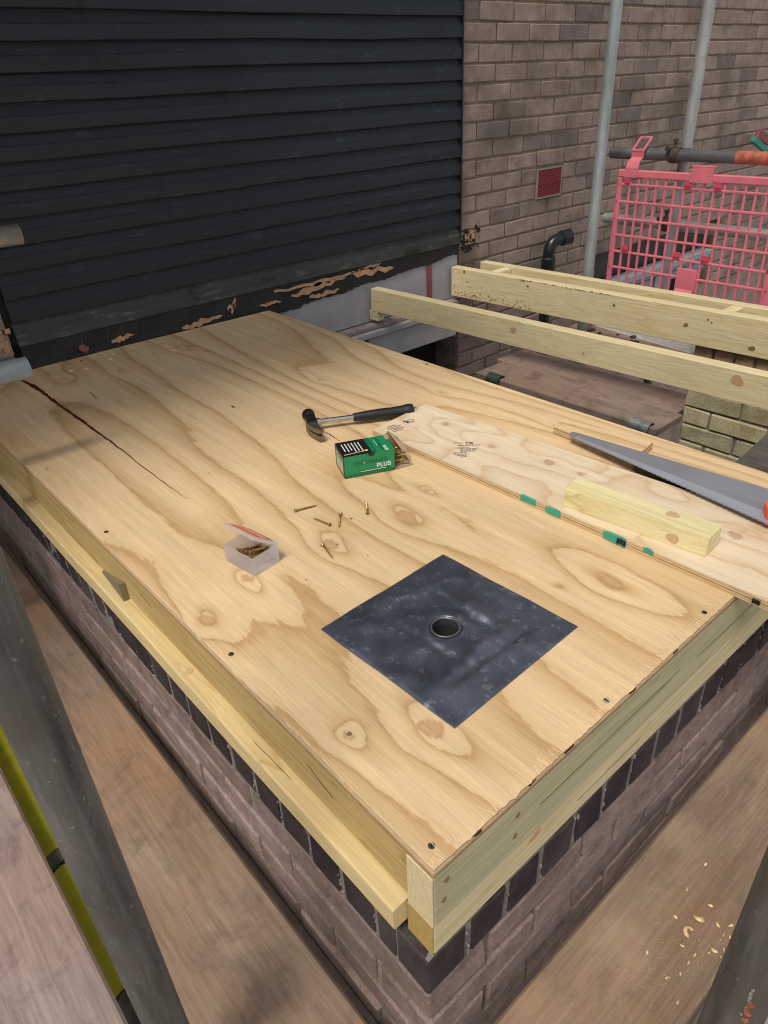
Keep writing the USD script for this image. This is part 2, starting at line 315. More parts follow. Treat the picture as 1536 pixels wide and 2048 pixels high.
plain('ply_mid', (.46, .31, .16), .85, var=.2, scale=40, stretch=(1, 1, 9))
plain('ply_dark', (.26, .165, .085), .9, var=.35, scale=60, stretch=(1, 1, 9))
plain('wedge_wood', (.20, .155, .085), .85, var=.2, scale=30, stretch=(1, 8, 1))
board_mat('board_ash', 'y', (.12, .11, .10), (.22, .205, .185), (.2, .17, .14), (.05, .045, .04), .6)
plain('ground_concrete', (.16, .15, .14), .95, var=.25, scale=2.2, bump=.3)
plain('plaster', (.30, .27, .24), .9, var=.15, scale=4)
def knot_mat(name, core, ring, rim):
    n = {'t': ('texture_coordinate', {}), 'l': ('vector_math', {'math_type': 'length'}), 'nz': ('noise_texture', {'scale': 55, 'detail': 4}), 'mu': ('math', {'math_type': 'multiply_add', 'value2': 1900.0}),
         'mz': ('math', {'math_type': 'multiply', 'value2': 6.0}), 's': ('math', {'math_type': 'sine'}), 'r': ('rgb_ramp', {'ramp': [(0, ring), (.5, core), (1, core)]}), 'mr': ('map_range', {'from_min': -1, 'from_max': 1}),
         'n2': ('noise_texture', {'scale': 260, 'detail': 3}), 'r2': ('rgb_ramp', {'ramp': [(.62, (0, 0, 0)), (.75, (.5, .5, .5))]}), 'mx': ('mix', {'color2': rim}), 'p': ('principled_bsdf', {'roughness': .75})}
    l = [('t.object', 'l.vector1'), ('t.object', 'nz.vector'), ('nz.fac', 'mz.value1'), ('l.value', 'mu.value1'), ('mz.value', 'mu.value3'), ('mu.value', 's.value1'), ('s.value', 'mr.value'), ('mr.result', 'r.fac'),
         ('t.object', 'n2.vector'), ('n2.fac', 'r2.fac'), ('r2.color', 'mx.fac'), ('r.color', 'mx.color1'), ('mx.color', 'p.base_color')]
    return mat(name, n, l)
knot_mat('knot_red', (.50, .31, .145), (.42, .225, .095), (.24, .11, .05))
knot_mat('knot_pale', (.55, .39, .20), (.46, .30, .14), (.28, .16, .07))
knot_mat('knot_dark', (.24, .145, .065), (.18, .10, .045), (.06, .03, .015))

def ply_mat(name, early, mid, late, knotc, fibre=.10, tone=.10):
    """Rotary-cut pine face: primvar st = (growth phase, knot closeness); bands are contour lines of the phase."""
    n = {'a': ('attribute', {'attribute': 'st'}), 's': ('separate_xyz', {}), 'g': ('geometry', {}),
         'mnw': ('mapping', {'scale': (70, 12, 1)}), 'm6': ('mapping', {'scale': (46, 1.6, 1)}), 'n6': ('noise_texture', {'scale': 1, 'detail': 4, 'roughness': .6, 'distortion': .3}), 'mr6': ('map_range', {'from_min': .3, 'from_max': .7, 'to_min': .90, 'to_max': 1.09}), 'h6': ('hsv', {}), 'm2': ('mapping', {'scale': (330, 9, 1)}), 'n2': ('noise_texture', {'scale': 1, 'detail': 4, 'roughness': .7}),
         'nw': ('noise_texture', {'scale': 1, 'detail': 5, 'roughness': .65}), 'mw': ('math', {'math_type': 'multiply_add', 'value2': .26}),
         'm3': ('mapping', {'scale': (420, 26, 1)}), 'n3': ('noise_texture', {'scale': 1, 'detail': 3, 'roughness': .7}), 'm3b': ('math', {'math_type': 'multiply_add', 'value2': .20}),
         'f': ('math', {'math_type': 'fraction'}),
         'r': ('rgb_ramp', {'ramp': [(0, [a * .6 + b * .4 for a, b in zip(early, mid)]), (.10, early), (.42, early), (.60, [a * .6 + b * .4 for a, b in zip(early, mid)]), (.80, mid), (.92, late), (.945, late), (.965, [a * .6 + b * .4 for a, b in zip(early, mid)]), (1, [a * .75 + b * .25 for a, b in zip(early, mid)])]}),
         'mr2': ('map_range', {'from_min': .25, 'from_max': .75, 'to_min': 1 - fibre, 'to_max': 1 + fibre}), 'h2': ('hsv', {}),
         'n4': ('noise_texture', {'scale': 2.3, 'detail': 4}), 'mr4': ('map_range', {'from_min': .3, 'from_max': .7, 'to_min': 1 - tone, 'to_max': 1 + tone}), 'h4': ('hsv', {}),
         'mk': ('mix', {'color2': knotc}), 'b': ('bump', {'strength': .16, 'distance': .0008}), 'p': ('principled_bsdf', {'roughness': .62, 'specular_ior_level': .3}),
         'n5': ('noise_texture', {'scale': 420, 'detail': 2}), 'r5': ('rgb_ramp', {'ramp': [(.70, (0, 0, 0)), (.76, (.35, .35, .35))]}), 'm5': ('mix', {'color2': (.25, .14, .07)})}
    l = [('a.vector', 's.vector'), ('g.position', 'm2.vector'), ('m2.vector', 'n2.vector'), ('g.position', 'mnw.vector'), ('mnw.vector', 'nw.vector'), ('nw.fac', 'mw.value1'), ('s.x', 'mw.value3'),
         ('g.position', 'm3.vector'), ('m3.vector', 'n3.vector'), ('n3.fac', 'm3b.value1'), ('mw.value', 'm3b.value3'), ('m3b.value', 'f.value1'), ('f.value', 'r.fac'),
         ('n2.fac', 'mr2.value'), ('r.color', 'mk.color1'), ('s.y', 'mk.fac'), ('mk.color', 'h2.color'), ('mr2.result', 'h2.value'), ('g.position', 'n4.vector'), ('n4.fac', 'mr4.value'),
         ('h2.color', 'h4.color'), ('mr4.result', 'h4.value'), ('g.position', 'n5.vector'), ('n5.fac', 'r5.fac'), ('r5.color', 'm5.fac'), ('g.position', 'm6.vector'), ('m6.vector', 'n6.vector'), ('n6.fac', 'mr6.value'), ('h4.color', 'h6.color'), ('mr6.result', 'h6.value'), ('h6.color', 'm5.color1'), ('m5.color', 'p.base_color'), ('n2.fac', 'b.height'), ('b.normal', 'p.normal')]
    return mat(name, n, l)
ply_mat('ply_face', (.680, .492, .285), (.590, .402, .210), (.485, .303, .142), (.430, .240, .120), fibre=.16, tone=.08)
ply_mat('ply_white', (.700, .570, .400), (.655, .505, .335), (.590, .425, .260), (.42, .25, .155), tone=.05)

# lead sheet
mat('lead', {'t': ('texture_coordinate', {}), 'n': ('noise_texture', {'scale': 6, 'detail': 8, 'roughness': .66}), 'r': ('rgb_ramp', {'ramp': [(.30, (.098, .104, .122)), (.5, (.125, .138, .180)), (.72, (.155, .173, .240))]}),
     'm2': ('mapping', {'scale': (420, 90, 1), 'rotation': (0, 0, .7)}), 'n2': ('noise_texture', {'scale': 1, 'detail': 5, 'roughness': .75}), 'nm': ('noise_texture', {'scale': 60, 'detail': 4}),
     'ad': ('math', {'math_type': 'multiply_add', 'value2': .9}), 'r2': ('rgb_ramp', {'ramp': [(1.06 / 2, (0, 0, 0)), (1.17 / 2, (.65, .65, .65))]}), 'hf': ('math', {'math_type': 'multiply', 'value2': .5}), 'mx': ('mix', {'color2': (.42, .44, .48)}),
     'nr': ('noise_texture', {'scale': 12, 'detail': 6, 'roughness': .6}), 'mr': ('map_range', {'from_min': .3, 'from_max': .7, 'to_min': .30, 'to_max': .52}),
     'nb': ('noise_texture', {'scale': 55, 'detail': 4}), 'b': ('bump', {'strength': .3, 'distance': .0012}), 'p': ('principled_bsdf', {'metallic': .75})},
    [('t.object', 'n.vector'), ('n.fac', 'r.fac'), ('t.object', 'm2.vector'), ('m2.vector', 'n2.vector'), ('t.object', 'nm.vector'), ('nm.fac', 'ad.value1'), ('n2.fac', 'ad.value3'), ('ad.value', 'hf.value1'), ('hf.value', 'r2.fac'),
     ('r.color', 'mx.color1'), ('r2.color', 'mx.fac'), ('mx.color', 'p.base_color'), ('t.object', 'nr.vector'), ('nr.fac', 'mr.value'), ('mr.result', 'p.roughness'), ('t.object', 'nb.vector'), ('nb.fac', 'b.height'), ('b.normal', 'p.normal')])
plain('lead_highlight', (.19, .19, .20), .42, .85, var=.35, scale=60)
plain('outlet_dark', (.030, .029, .025), .6, var=.3, scale=40)
# black painted cladding: dull, slightly blue, rubbed and mildewed in places
def clad(name, c0, c1, wear, amt):
    mat(name, {'g': ('geometry', {}), 'm': ('mapping', {'scale': (2.2, 1, 26)}), 'n': ('noise_texture', {'scale': 1, 'detail': 7, 'roughness': .65}), 'r': ('rgb_ramp', {'ramp': [(.3, c0), (.7, c1)]}),
         'm2': ('mapping', {'scale': (9, 1, 38)}), 'n2': ('noise_texture', {'scale': 1, 'detail': 8, 'roughness': .75}), 'r2': ('rgb_ramp', {'ramp': [(.56, (0, 0, 0)), (.72, (amt,) * 3)]}), 'mx': ('mix', {'color2': wear}),
         'n3': ('noise_texture', {'scale': 5, 'detail': 7, 'roughness': .75}), 'r3': ('rgb_ramp', {'ramp': [(.60, (0, 0, 0)), (.66, (.8, .8, .8))]}), 'm3': ('mix', {'color2': (.0025, .0025, .003)}),
         'b': ('bump', {'strength': .2, 'distance': .001}), 'p': ('principled_bsdf', {'roughness': .55, 'specular_ior_level': .4})},
        [('g.position', 'm.vector'), ('m.vector', 'n.vector'), ('n.fac', 'r.fac'), ('g.position', 'm2.vector'), ('m2.vector', 'n2.vector'), ('n2.fac', 'r2.fac'), ('r2.color', 'mx.fac'), ('r.color', 'mx.color1'),
         ('g.position', 'n3.vector'), ('n3.fac', 'r3.fac'), ('r3.color', 'm3.fac'), ('mx.color', 'm3.color1'), ('m3.color', 'p.base_color'), ('n2.fac', 'b.height'), ('b.normal', 'p.normal')])
clad('cladding_black', (.0038, .0055, .0082), (.0088, .0118, .0168), (.036, .042, .050), .8)
clad('cladding_worn', (.016, .018, .018), (.040, .043, .042), (.15, .155, .145), .9)
mat('clear_plastic', {'tr': ('transparent_bsdf', {'color': (.93, .92, .92)}), 'p': ('principled_bsdf', {'base_color': (.74, .69, .68), 'roughness': .3}), 'tl': ('translucent_bsdf', {'color': (.78, .74, .74)}),
     'm1': ('mix_closure', {'fac': .5}), 'm2': ('mix_closure', {'fac': .40})},
    [('p.BSDF', 'm1.closure1'), ('tl.BSDF', 'm1.closure2'), ('tr.BSDF', 'm2.closure1'), ('m1.closure', 'm2.closure2')], surface='m2.closure')

# ================================================================ THE SETTING
tag(obj('ground', T([[-60, -60, -2.6], [60, -60, -2.6], [60, 60, -2.6], [-60, 60, -2.6]], [[0, 1, 2], [0, 2, 3]]), 'ground_concrete'), 'grey concrete yard far below the scaffold', 'ground', kind='structure')

# ---------------------------------------------------------------- house wall: single bricks round the vent and the recess
YW, P, L0 = 2.15, 0.0762, 0.2275
ZB = -0.0225
house = thing('house_wall', 'brown brick house wall with recessed joints right of the black cladding', 'wall', (2.306, YW, -2.6))
cuts = [(2.882, 3.094, 0.204, 0.352), (3.50, 5.05, -.62, -.175)]
cells = []
for r in range(-8, 18):
    z0, z1 = ZB + r * P, ZB + (r + 1) * P
    x = 2.306 - (L0 / 2 if r % 2 else 0)
    while x < 6.3:
        a, b = max(x, 2.306), x + L0; x += L0
        segs = [(a, b)]
        for cx0, cx1, cz0, cz1 in cuts:
            if z0 < cz1 - .02 and z1 > cz0 + .02:
                new = []
                for s0, s1 in segs:
                    if s1 <= cx0 or s0 >= cx1: new.append((s0, s1)); continue
                    if s0 < cx0: new.append((s0, cx0))
                    if s1 > cx1: new.append((cx1, s1))
                segs = new
        cells += [(s0, s1, z0, z1) for s0, s1 in segs if s1 - s0 > .03]
cells.sort(key=lambda c: (c[0] - EYE[0]) ** 2 + .3 * (c[2] - .3) ** 2)
rest = []
for i, (a, b, z0, z1) in enumerate(cells):
    d = rng.uniform(-.0025, .0025)
    m = bx(a + .0042, b - .0042, YW + d, YW + .06, z0 + .0046, z1 - .0046, .004, .0018)
    grey = rng.random() < .12
    if i < 290: obj('brick', m, 'house_brick_grey' if grey else 'house_brick', house)
    else: rest.append(m)
obj('far_bricks', cat(rest), 'house_brick', house, kind='stuff')
def wall_with_holes(x0, x1, z0, z1, y0, y1, holes):
    xs = sorted({x0, x1, *[h[k] for h in holes for k in (0, 1)]}); zs = sorted({z0, z1, *[h[k] for h in holes for k in (2, 3)]})
    out = []
    for i in range(len(xs) - 1):
        for j in range(len(zs) - 1):
            cx, cz = (xs[i] + xs[i + 1]) / 2, (zs[j] + zs[j + 1]) / 2
            if not any(h[0] < cx < h[1] and h[2] < cz < h[3] for h in holes): out.append(bx(xs[i], xs[i + 1], y0, y1, zs[j], zs[j + 1]))
    return cat(out)
obj('mortar_bed', wall_with_holes(2.309, 6.3, -2.6, ZB + 18 * P, YW + .009, YW + .25, [cuts[1]]), 'mortar', house)
obj('upper_brickwork', bx(2.309, 6.3, YW + .0, YW + .25, ZB + 18 * P + .002, 4.2), 'house_brick', house)
obj('lower_brickwork', bx(2.309, 6.3, YW, YW + .0085, -2.6, ZB - 8 * P - .002), 'house_brick', house)
# reveal bricks facing the recess under the cladding
for r in range(-8, 1):
    z0 = ZB + r * P
    w = .1 if r % 2 else .21
    obj('brick', bx(2.303, 2.3085, YW + .012, YW + w, z0 + .0055, z0 + P - .0055, .001), 'house_brick_grey', house)
# broken patch of brick and mastic below the cladding corner
patch = []
for k in range(80):
    x, z = 2.322 + abs(rng.normal(0, .055)), .082 + rng.normal(0, .024)
    if x > 2.47: continue
    s = rng.uniform(.0012, .0050) + (.005 if rng.random() < .18 else 0)
    patch.append(bx(x - s, x + s * rng.uniform(1, 1.8), YW - .0045 - rng.uniform(0, .003), YW + .004, z - s * rng.uniform(.5, 1.6), z + s * rng.uniform(.5, 1.6), .001, s * .5))
obj('torn_mastic', cat(patch), 'bitumen', house)
obj('broken_patch', bx(2.345, 2.42, YW - .0045, YW + .004, .06, .115, .003, .006), 'torn_brown', house)
vent = obj('air_vent', cat([bx(2.884, 3.092, YW - .004, YW + .03, .206, .214), bx(2.884, 3.092, YW - .004, YW + .03, .342, .350), bx(2.884, 2.891, YW - .0035, YW + .03, .2145, .3415), bx(3.085, 3.092, YW - .0035, YW + .03, .2145, .3415)]), 'vent_pale', house, label='red louvred air brick in a pale surround')
obj('back_plate', bx(2.8915, 3.0845, YW + .012, YW + .02, .215, .3412), 'vent_red', vent)
for k in range(15):
    z = .218 + k * .0083
    obj('slat', bx(2.8918, 3.0842, YW - .002 - (.004 if k == 7 else 0), YW + .0118, z, z + .0046), 'vent_red', vent)
for k in range(12):
    x = 2.9 + k * .0160
    obj('slat', bx(x, x + .004, YW + .001, YW + .0116, .216, .341), 'vent_red', vent)
# recess on the right with the old panel and the window rails
rec = thing('recessed_window', 'grey framed window in dark recess behind the pink barrier', 'window', (3.5, YW, -.62))
obj('panel', bx(3.5, 5.05, YW + .12, YW + .14, -.62, -.176), 'brown_panel', rec)
for z0, z1, y0, y1 in ((-.405, -.362, -.03, .07), (-.432, -.410, -.012, .07), (-.50, -.445, .01, .07)):
    obj('frame_rail', bx(3.62, 4.92, YW + y0, YW + y1, z0, z1, .004), 'grey_frame', rec)
obj('mullion', bx(4.23, 4.29, YW - .005, YW + .075, -.56, -.436, .003), 'white_paint', rec)
obj('pane', bx(3.65, 4.90, YW + .075, YW + .08, -.61, -.36), 'dark_void', rec)

# ---------------------------------------------------------------- brick left of the cladding (only its corner shows)
lw = thing('brick_pier', 'spalled brick pier edge at far left beside the black cladding', 'pier', (-.2, YW, -2.6))
for r in range(-1, 17):
    z0 = ZB + r * P
    for a, b in ([(-.24, -.01), (-.005, .217)] if r % 2 else [(-.13, .10), (.105, .217)]):
        obj('brick', bx(a, b - .004, YW - .004 + rng.uniform(-.002, .002), YW + .06, z0 + .0055, z0 + P - .0055, .004, .003), 'house_brick_grey' if r > 1 else 'house_brick', lw)
obj('mortar_bed', bx(-1.6, .213, YW + .009, YW + .25, -2.6, 4.2), 'mortar_dark', lw)
spall = [bx(x - s, x + s, YW - .012, YW, z - s, z + s, .002, s * .4) for x, z, s in [(.19 + rng.normal(0, .012), .10 + rng.normal(0, .02), rng.uniform(.003, .010)) for _ in range(20)]]
obj('spalled_face', cat(spall), 'torn_brown', lw)

# ---------------------------------------------------------------- black cladding
clad_t = thing('wall_cladding', 'black painted horizontal board cladding filling the wall behind the plywood', 'cladding', (1.27, YW, .08))
CX0, CX1, PZ, Z0 = .232, 2.300, .0752, .082
def clad_board(z, worn=False):
    prof = [(0.0, .005), (-.0130, .0), (-.0145, .002), (-.0140, .036), (-.0128, .0405), (-.0108, .0425), (-.0065, .054), (-.0012, .071), (.0, PZ + .010), (.010, PZ + .010), (.010, .004)]
    xs = np.linspace(CX0, CX1, 9); v = []; f = []
    wob = rng.normal(0, .0016, len(xs))
    for i, x in enumerate(xs):
        v += [[x, YW + y, z + h + wob[i]] for y, h in prof]
    n = len(prof)
    for i in range(len(xs) - 1):
        for k in range(n):
            a, b, c, d = i * n + k, i * n + (k + 1) % n, (i + 1) * n + (k + 1) % n, (i + 1) * n + k
            f += [[a, d, c], [a, c, b]]
    e = len(xs) - 1
    for k in range(1, n - 1):
        f += [[0, k, k + 1], [e * n, e * n + k + 1, e * n + k]]
    return T(v, f)
for k in range(26):
    obj('board', clad_board(Z0 + k * PZ), 'cladding_worn' if k == 0 else 'cladding_black', clad_t, label='rubbed grey lowest cladding board' if k == 0 else None)
obj('end_trim', bx(2.2985, 2.3045, YW - .019, YW + .010, Z0 + .002, Z0 + 26 * PZ, .002), 'cladding_black', clad_t)
obj('sheathing', bx(CX0 - .015, CX1 + .005, YW + .011, YW + .05, Z0, 4.2), 'dark_void', clad_t)
# ---------------------------------------------------------------- bitumen strip and torn paper
bit = thing('damp_membrane', 'black bitumen strip with torn brown edges below the cladding', 'membrane', (1.25, YW, .0))
v, f = [], []
xs = np.linspace(.236, 2.298, 120)
for i, x in enumerate(xs):
    lowz = -.030 + (.058 * (x - 1.2) / 1.06 if x > 1.2 else 0) + .004 * math.sin(x * 23) + rng.normal(0, .0025)
    for z in (lowz, lowz * .5 + .042, Z0 + .004):
        for y in (0, .006): v.append([x, YW - .006 + y + .0015 * math.sin(x * 31 + z * 60), z])
n = 6
for i in range(len(xs) - 1):
    for a, b in ((0, 2), (2, 4)):
        p = i * n
        f += [[p + a, p + n + a, p + n + b], [p + a, p + n + b, p + b], [p + a + 1, p + b + 1, p + n + b + 1], [p + a + 1, p + n + b + 1, p + n + a + 1]]
    f += [[p, p + 1, p + n + 1], [p, p + n + 1, p + n], [p + 4, p + n + 4, p + n + 5], [p + 4, p + n + 5, p + 5]]
obj('strip', T(v, f), 'bitumen', bit)
def torn(pts, w, seed):
    """Ragged scrap along the points, on the strip's face."""
    r = np.random.default_rng(seed); pts = np.array(pts, float); t = np.linspace(0, 1, 26)
    RG = lambda: .1 + np.convolve(r.random(28) * 1.25, [.28, .44, .28], 'valid')
    seg = np.linspace(0, 1, len(pts)); X, Z = np.interp(t, seg, pts[:, 0]), np.interp(t, seg, pts[:, 1]) + np.convolve(r.normal(0, w * .35, 28), [.3, .4, .3], 'valid')
    up = Z + w * RG() * np.sin(np.pi * np.clip(t + .04, 0, 1)) ** .5; dn = Z - w * RG() * np.sin(np.pi * np.clip(t + .04, 0, 1)) ** .5
    v = []; f = []
    for i in range(26):
        v += [[X[i], YW - .0105, up[i]], [X[i], YW - .0105, dn[i]], [X[i], YW - .006, up[i]], [X[i], YW - .006, dn[i]]]
    for i in range(25):
        p = 4 * i
        f += [[p, p + 1, p + 5], [p, p + 5, p + 4], [p, p + 4, p + 6], [p, p + 6, p + 2], [p + 1, p + 3, p + 7], [p + 1, p + 7, p + 5]]
    return T(v, f)
for k, (pts, w) in enumerate([([(.53, .028), (.615, .034)], .009), ([(.80, .010), (.87, .013), (.985, .020)], .009), ([(1.015, .018), (1.03, .05), (1.045, .078)], .010), ([(1.0, .045), (1.04, .05)], .008),
                             ([(1.147, .020), (1.255, .020)], .006), ([(1.39, .006), (1.45, .003), (1.56, .010)], .009), ([(1.22, .062), (1.45, .058), (1.66, .064)], .008),
                             ([(1.30, .034), (1.46, .038), (1.60, .050)], .011), ([(1.62, .056), (1.74, .047), (1.88, .044)], .015), ([(1.66, .070), (1.8, .072)], .006)]):
    obj('torn_edge', torn(pts, w * 1.35, 40 + k), 'torn_brown', bit)
obj('red_patch', torn([(.415, .03), (.45, .028)], .018, 77), 'red_oxide', bit)
# ---------------------------------------------------------------- white board and moulding under the cladding
wf = thing('white_fascia', 'white painted lintel board and moulding below the black membrane', 'fascia board', (1.75, YW, -.33))
obj('face_board', bx(.9, 2.299, YW + .002, YW + .03, -.175, .07, .002), 'white_paint', wf)
obj('red_batten', bx(2.085, 2.118, YW - .004, YW + .0018, -.165, .026, .002), 'red_oxide', wf)
obj('ledge', bx(.9, 2.296, YW - .050, YW + .001, -.196, -.176, .003), 'white_dirty', wf)
obj('lip', bx(.9, 2.292, YW - .072, YW - .010, -.226, -.198, .004), 'white_paint', wf)
obj('lower_panel', bx(1.66, 2.235, YW - .058, YW - .040, -.345, -.228, .003), 'white_paint', wf)
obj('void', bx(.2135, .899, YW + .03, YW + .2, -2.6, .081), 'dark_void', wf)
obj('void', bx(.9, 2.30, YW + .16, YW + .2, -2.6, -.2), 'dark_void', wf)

# ================================================================ PORCH: brickwork, timbers, plywood
ZPLY, ZJ, ZPL, ZS = -.018, -.121, -.187, -.274
XL, ZPS = -.012, -.166                                    # left brick face; underside of the left plate
pw = thing('porch_wall', 'porch dwarf wall of purple brick under dark engineering brick coping', 'wall', (1.1, 0, -2.6))
# coping, left face then front face
ys = [0.104] + [0.104 + .0785 * k for k in range(1, 27)]
y = 0.003
for k, y1 in enumerate(ys):
    if y1 < 2.12:
        obj('coping_brick', bx(XL + rng.uniform(-.0015, .0015), .09, (.0625 if k == 0 else y + .0040), y1 - .0040, ZS + .004, ZPS - .003, .003, .0016), 'blue_brick', pw)
    y = y1
obj('coping_brick', bx(XL, .060, .0, .0605, ZS + .004, ZPL - .0035, .003, .0012), 'blue_brick', pw)
x = .062
while x < 2.40:
    obj('coping_brick', bx(x + .0088, x + .0772, rng.uniform(-.0015, .0015), .10, ZS + .004, ZPL - .004, .003, .0016), 'blue_brick', pw)
    x += .0785
C = .0745
for r in range(4):
    z1 = ZS - .006 - r * C; z0 = z1 - C + .011
    a = .0 - (.115 if r % 2 else 0)
    yy = -.115 if r % 2 else 0.0
    first = True
    while yy < 2.1:                                         # left face
        y0, y1 = max(yy, 0) + (0 if first else .005), yy + L0 - .005
        obj('brick', bx(XL + .001 + rng.uniform(-.002, .002), (.105 if not r % 2 else .2175) if first else .09, y0, y1, z0, z1, .004, .0025), 'porch_brick', pw); first = False; yy += L0
    xx = .115 - .01 if not r % 2 else .0 + .225 - .01
    while xx < 2.4:                                         # front face
        obj('brick', bx(xx + .010, xx + L0, .002 + rng.uniform(-.002, .002), .09, z0, z1, .004, .0025), 'porch_brick', pw); xx += L0
core = [bx(XL + .006, .098, .008, 2.12, -2.6, ZS - .004), bx(.0985, 2.42, .008, .098, -2.6, ZS - .004)]
obj('mortar_core', cat([bx(XL + .0022, .099, .0615, 2.12, ZS - .0036, ZPS - .0035), bx(XL + .003, 2.42, .0022, .0612, ZS - .0036, ZPL - .0045)]), 'mortar_grey', pw)
obj('mortar_core', cat(core), 'mortar_dark', pw)
lowb = [bx(XL + .002, XL + .0055, .004, 2.1, -2.6, -.58), bx(XL + .006, 2.42, .004, .0078, -2.6, -.58)]
obj('lower_brickwork', cat(lowb), 'porch_brick', pw)
# smears of mortar along the coping joints
sm = []
for k in range(160):
    if rng.random() < .5:
        yv = ys[rng.integers(0, 20)] + rng.normal(0, .004); zv = rng.uniform(ZS, ZPL - .004); s = rng.uniform(.0005, .0016)
        sm.append(bx(XL - .0006, XL + .004, yv - s, yv + s, zv - s * 3, zv + s * 3, .0004, .0009))
    else:
        xv = .067 + .0785 * rng.integers(0, 24) + rng.normal(0, .004); zv = rng.uniform(ZS, ZPL - .004); s = rng.uniform(.0005, .0016)
        sm.append(bx(xv - s, xv + s, -.0006, .004, zv - s * 3, zv + s * 3, .0004, .0009))
obj('mortar_smears', cat(sm), 'mortar_pale', pw, kind='stuff')

def knot(parent, o, n, rx, ry, d, material='knot_red'):
    """A knot: an elliptical disc let into a timber face, long axis along d."""
    n, d = np.array(n, float), np.array(d, float); s = np.cross(n, d); k = 22
    a = np.linspace(0, 2 * np.pi, k, endpoint=False); w = 1 + .10 * np.sin(a * 2 + o[0] * 90) + .07 * np.sin(a * 3 + o[1] * 70)
    pts = np.outer(np.cos(a) * rx * w, d) + np.outer(np.sin(a) * ry * w, s)
    o = np.array(o, float)
    v = np.vstack([pts + n * .0001, pts * .97 + n * .0006, [n * .0006]])
    f = []
    for m in range(k):
        j = (m + 1) % k; f += [[m, j, k + j], [m, k + j, k + m], [k + m, k + j, 2 * k]]
    pp = str(parent.GetPath()); path = pp + '/' + numbered(pp, 'knot')
    b = BASE['/World/' + pp.split('/')[2]]
    g = usdkit.mesh(stage, path, T(v, f), LK + material); g.AddTranslateOp().Set(Gf.Vec3d(*map(float, o - b)))
    return g.GetPrim()
def holes(parent, pts, n, r=.003):
    for o in pts:
        obj('nail_head', lathe([(0, .0009), (r, .0008), (r * 1.1, 0)], np.array(o) , n, 10), 'knot_dark', parent)

rim = thing('rim_joist', 'pale green treated front timber directly under the plywood edge', 'timber', (1.1, 0, ZJ))
obj('timber', bx(.0005, 2.42, .0, .0455, ZJ + .001, ZPLY, .002), 'green_x', rim)
obj('end_face', bx(-.0022, .0002, .0006, .0448, ZJ + .0016, ZPLY - .0008, .0006), 'end_grain', rim, label='pale sawn end of the front timber at the corner')
holes(rim, [(.1515, -.0002, -.046), (.1495, -.0002, -.088), (.021, -.0002, -.041), (.0165, -.0002, -.078)], (0, -1, 0), .0042)
fp = thing('wall_plate', 'yellowish treated front plate on the coping below the rim joist', 'timber', (1.1, 0, ZPL))
obj('timber', bx(0.001, 2.42, .0015, .0485, ZPL, ZJ - .001, .002), 'treated_x', fp)
obj('end_face', bx(-.0012, .0007, .002, .048, ZPL + .0006, ZJ - .0016, .0006), 'end_ochre', fp, label='ochre end of the front plate at the corner')
knot(fp, (.198, .0014, -.137), (0, -1, 0), .015, .006, (.95, 0, .3), 'knot_red')
sp_ = thing('wall_plate', 'long yellow treated plate with rounded edge along the left wall', 'timber', (0, 1.1, ZPS))
def round_plate(x0, x1, y0, y1, z0, z1, r):
    a = np.linspace(0, np.pi / 2, 6); prof = [(x1, z0), (x1, z1)] + [(x0 + r - r * math.sin(t), z1 - r + r * math.cos(t)) for t in a] + [(x0, z0 + .003), (x0 + .003, z0)]
    prof = np.array(prof); n = len(prof); k = 12; v = []; f = []
    for yv in np.linspace(y0, y1, k): v += [[px + .0008 * math.sin(yv * 9), yv, pz] for px, pz in prof]
    for i in range(k - 1):
        for m in range(n):
            p, q = i * n + m, i * n + (m + 1) % n; f += [[p, q, q + n], [p, q + n, p + n]]
    for m in range(1, n - 1): f += [[0, m + 1, m], [(k - 1) * n, (k - 1) * n + m, (k - 1) * n + m + 1]]
    return T(v, f)[0] if False else T(v, f)
obj('timber', round_plate(-.0235, .098, .0500, 2.13, ZPS, ZJ - .001, .0045), 'yellow_y', sp_, smooth=35)
knot(sp_, (-.006, .618, ZJ - .0009), (0, 0, 1), .010, .007, (.95, .3, 0), 'knot_pale')
sj = thing('side_joist', 'deep yellow joist standing on the left plate below the plywood edge', 'timber', (.03, 1.1, ZJ))
obj('timber', bx(.006, .052, .0465, 2.13, ZJ, ZPLY, .0015), 'amber_y', sj)
def crack(parent, pts, n, w):
    n = np.array(n, float); ms = []
    for p, q in zip(pts[:-1], pts[1:]): ms.append(bar(p, q, w, .0005, 0, n))
    obj('drying_crack', cat(ms), 'crack_dark', parent)
def walk(p, q, k, jz, ax):
    t = np.linspace(0, 1, k); P_ = np.outer(1 - t, p) + np.outer(t, q); P_[:, ax] += rng.normal(0, jz, k); return P_
crack(rim, walk((.20, -.0002, -.071), (.56, -.0002, -.066), 16, .0006, 2), (0, -1, 0), .0009)
crack(rim, walk((.62, -.0002, -.078), (.95, -.0002, -.076), 14, .0006, 2), (0, -1, 0), .0007)
crack(fp, walk((.30, .0013, -.158), (.47, .0013, -.157), 9, .0005, 2), (0, -1, 0), .0007)
crack(sj, walk((.0058, .205, -.080), (.0058, .262, -.062), 6, .0007, 2), (-1, 0, 0), .0013)
crack(sj, walk((.0058, .77, -.070), (.0058, .82, -.064), 5, .0007, 2), (-1, 0, 0), .0010)
crack(sp_, walk((-.004, .30, ZJ - .0008), (-.006, .40, ZJ - .0008), 8, .0005, 0), (0, 0, 1), .0006)
wd = thing('timber_wedge', 'small grey triangular wood wedge standing on the left plate', 'wedge', (.0, .95, ZJ))
wm = prism([(0, 0), (.13, 0), (.13, .004), (0, .042)], -.006, .006)
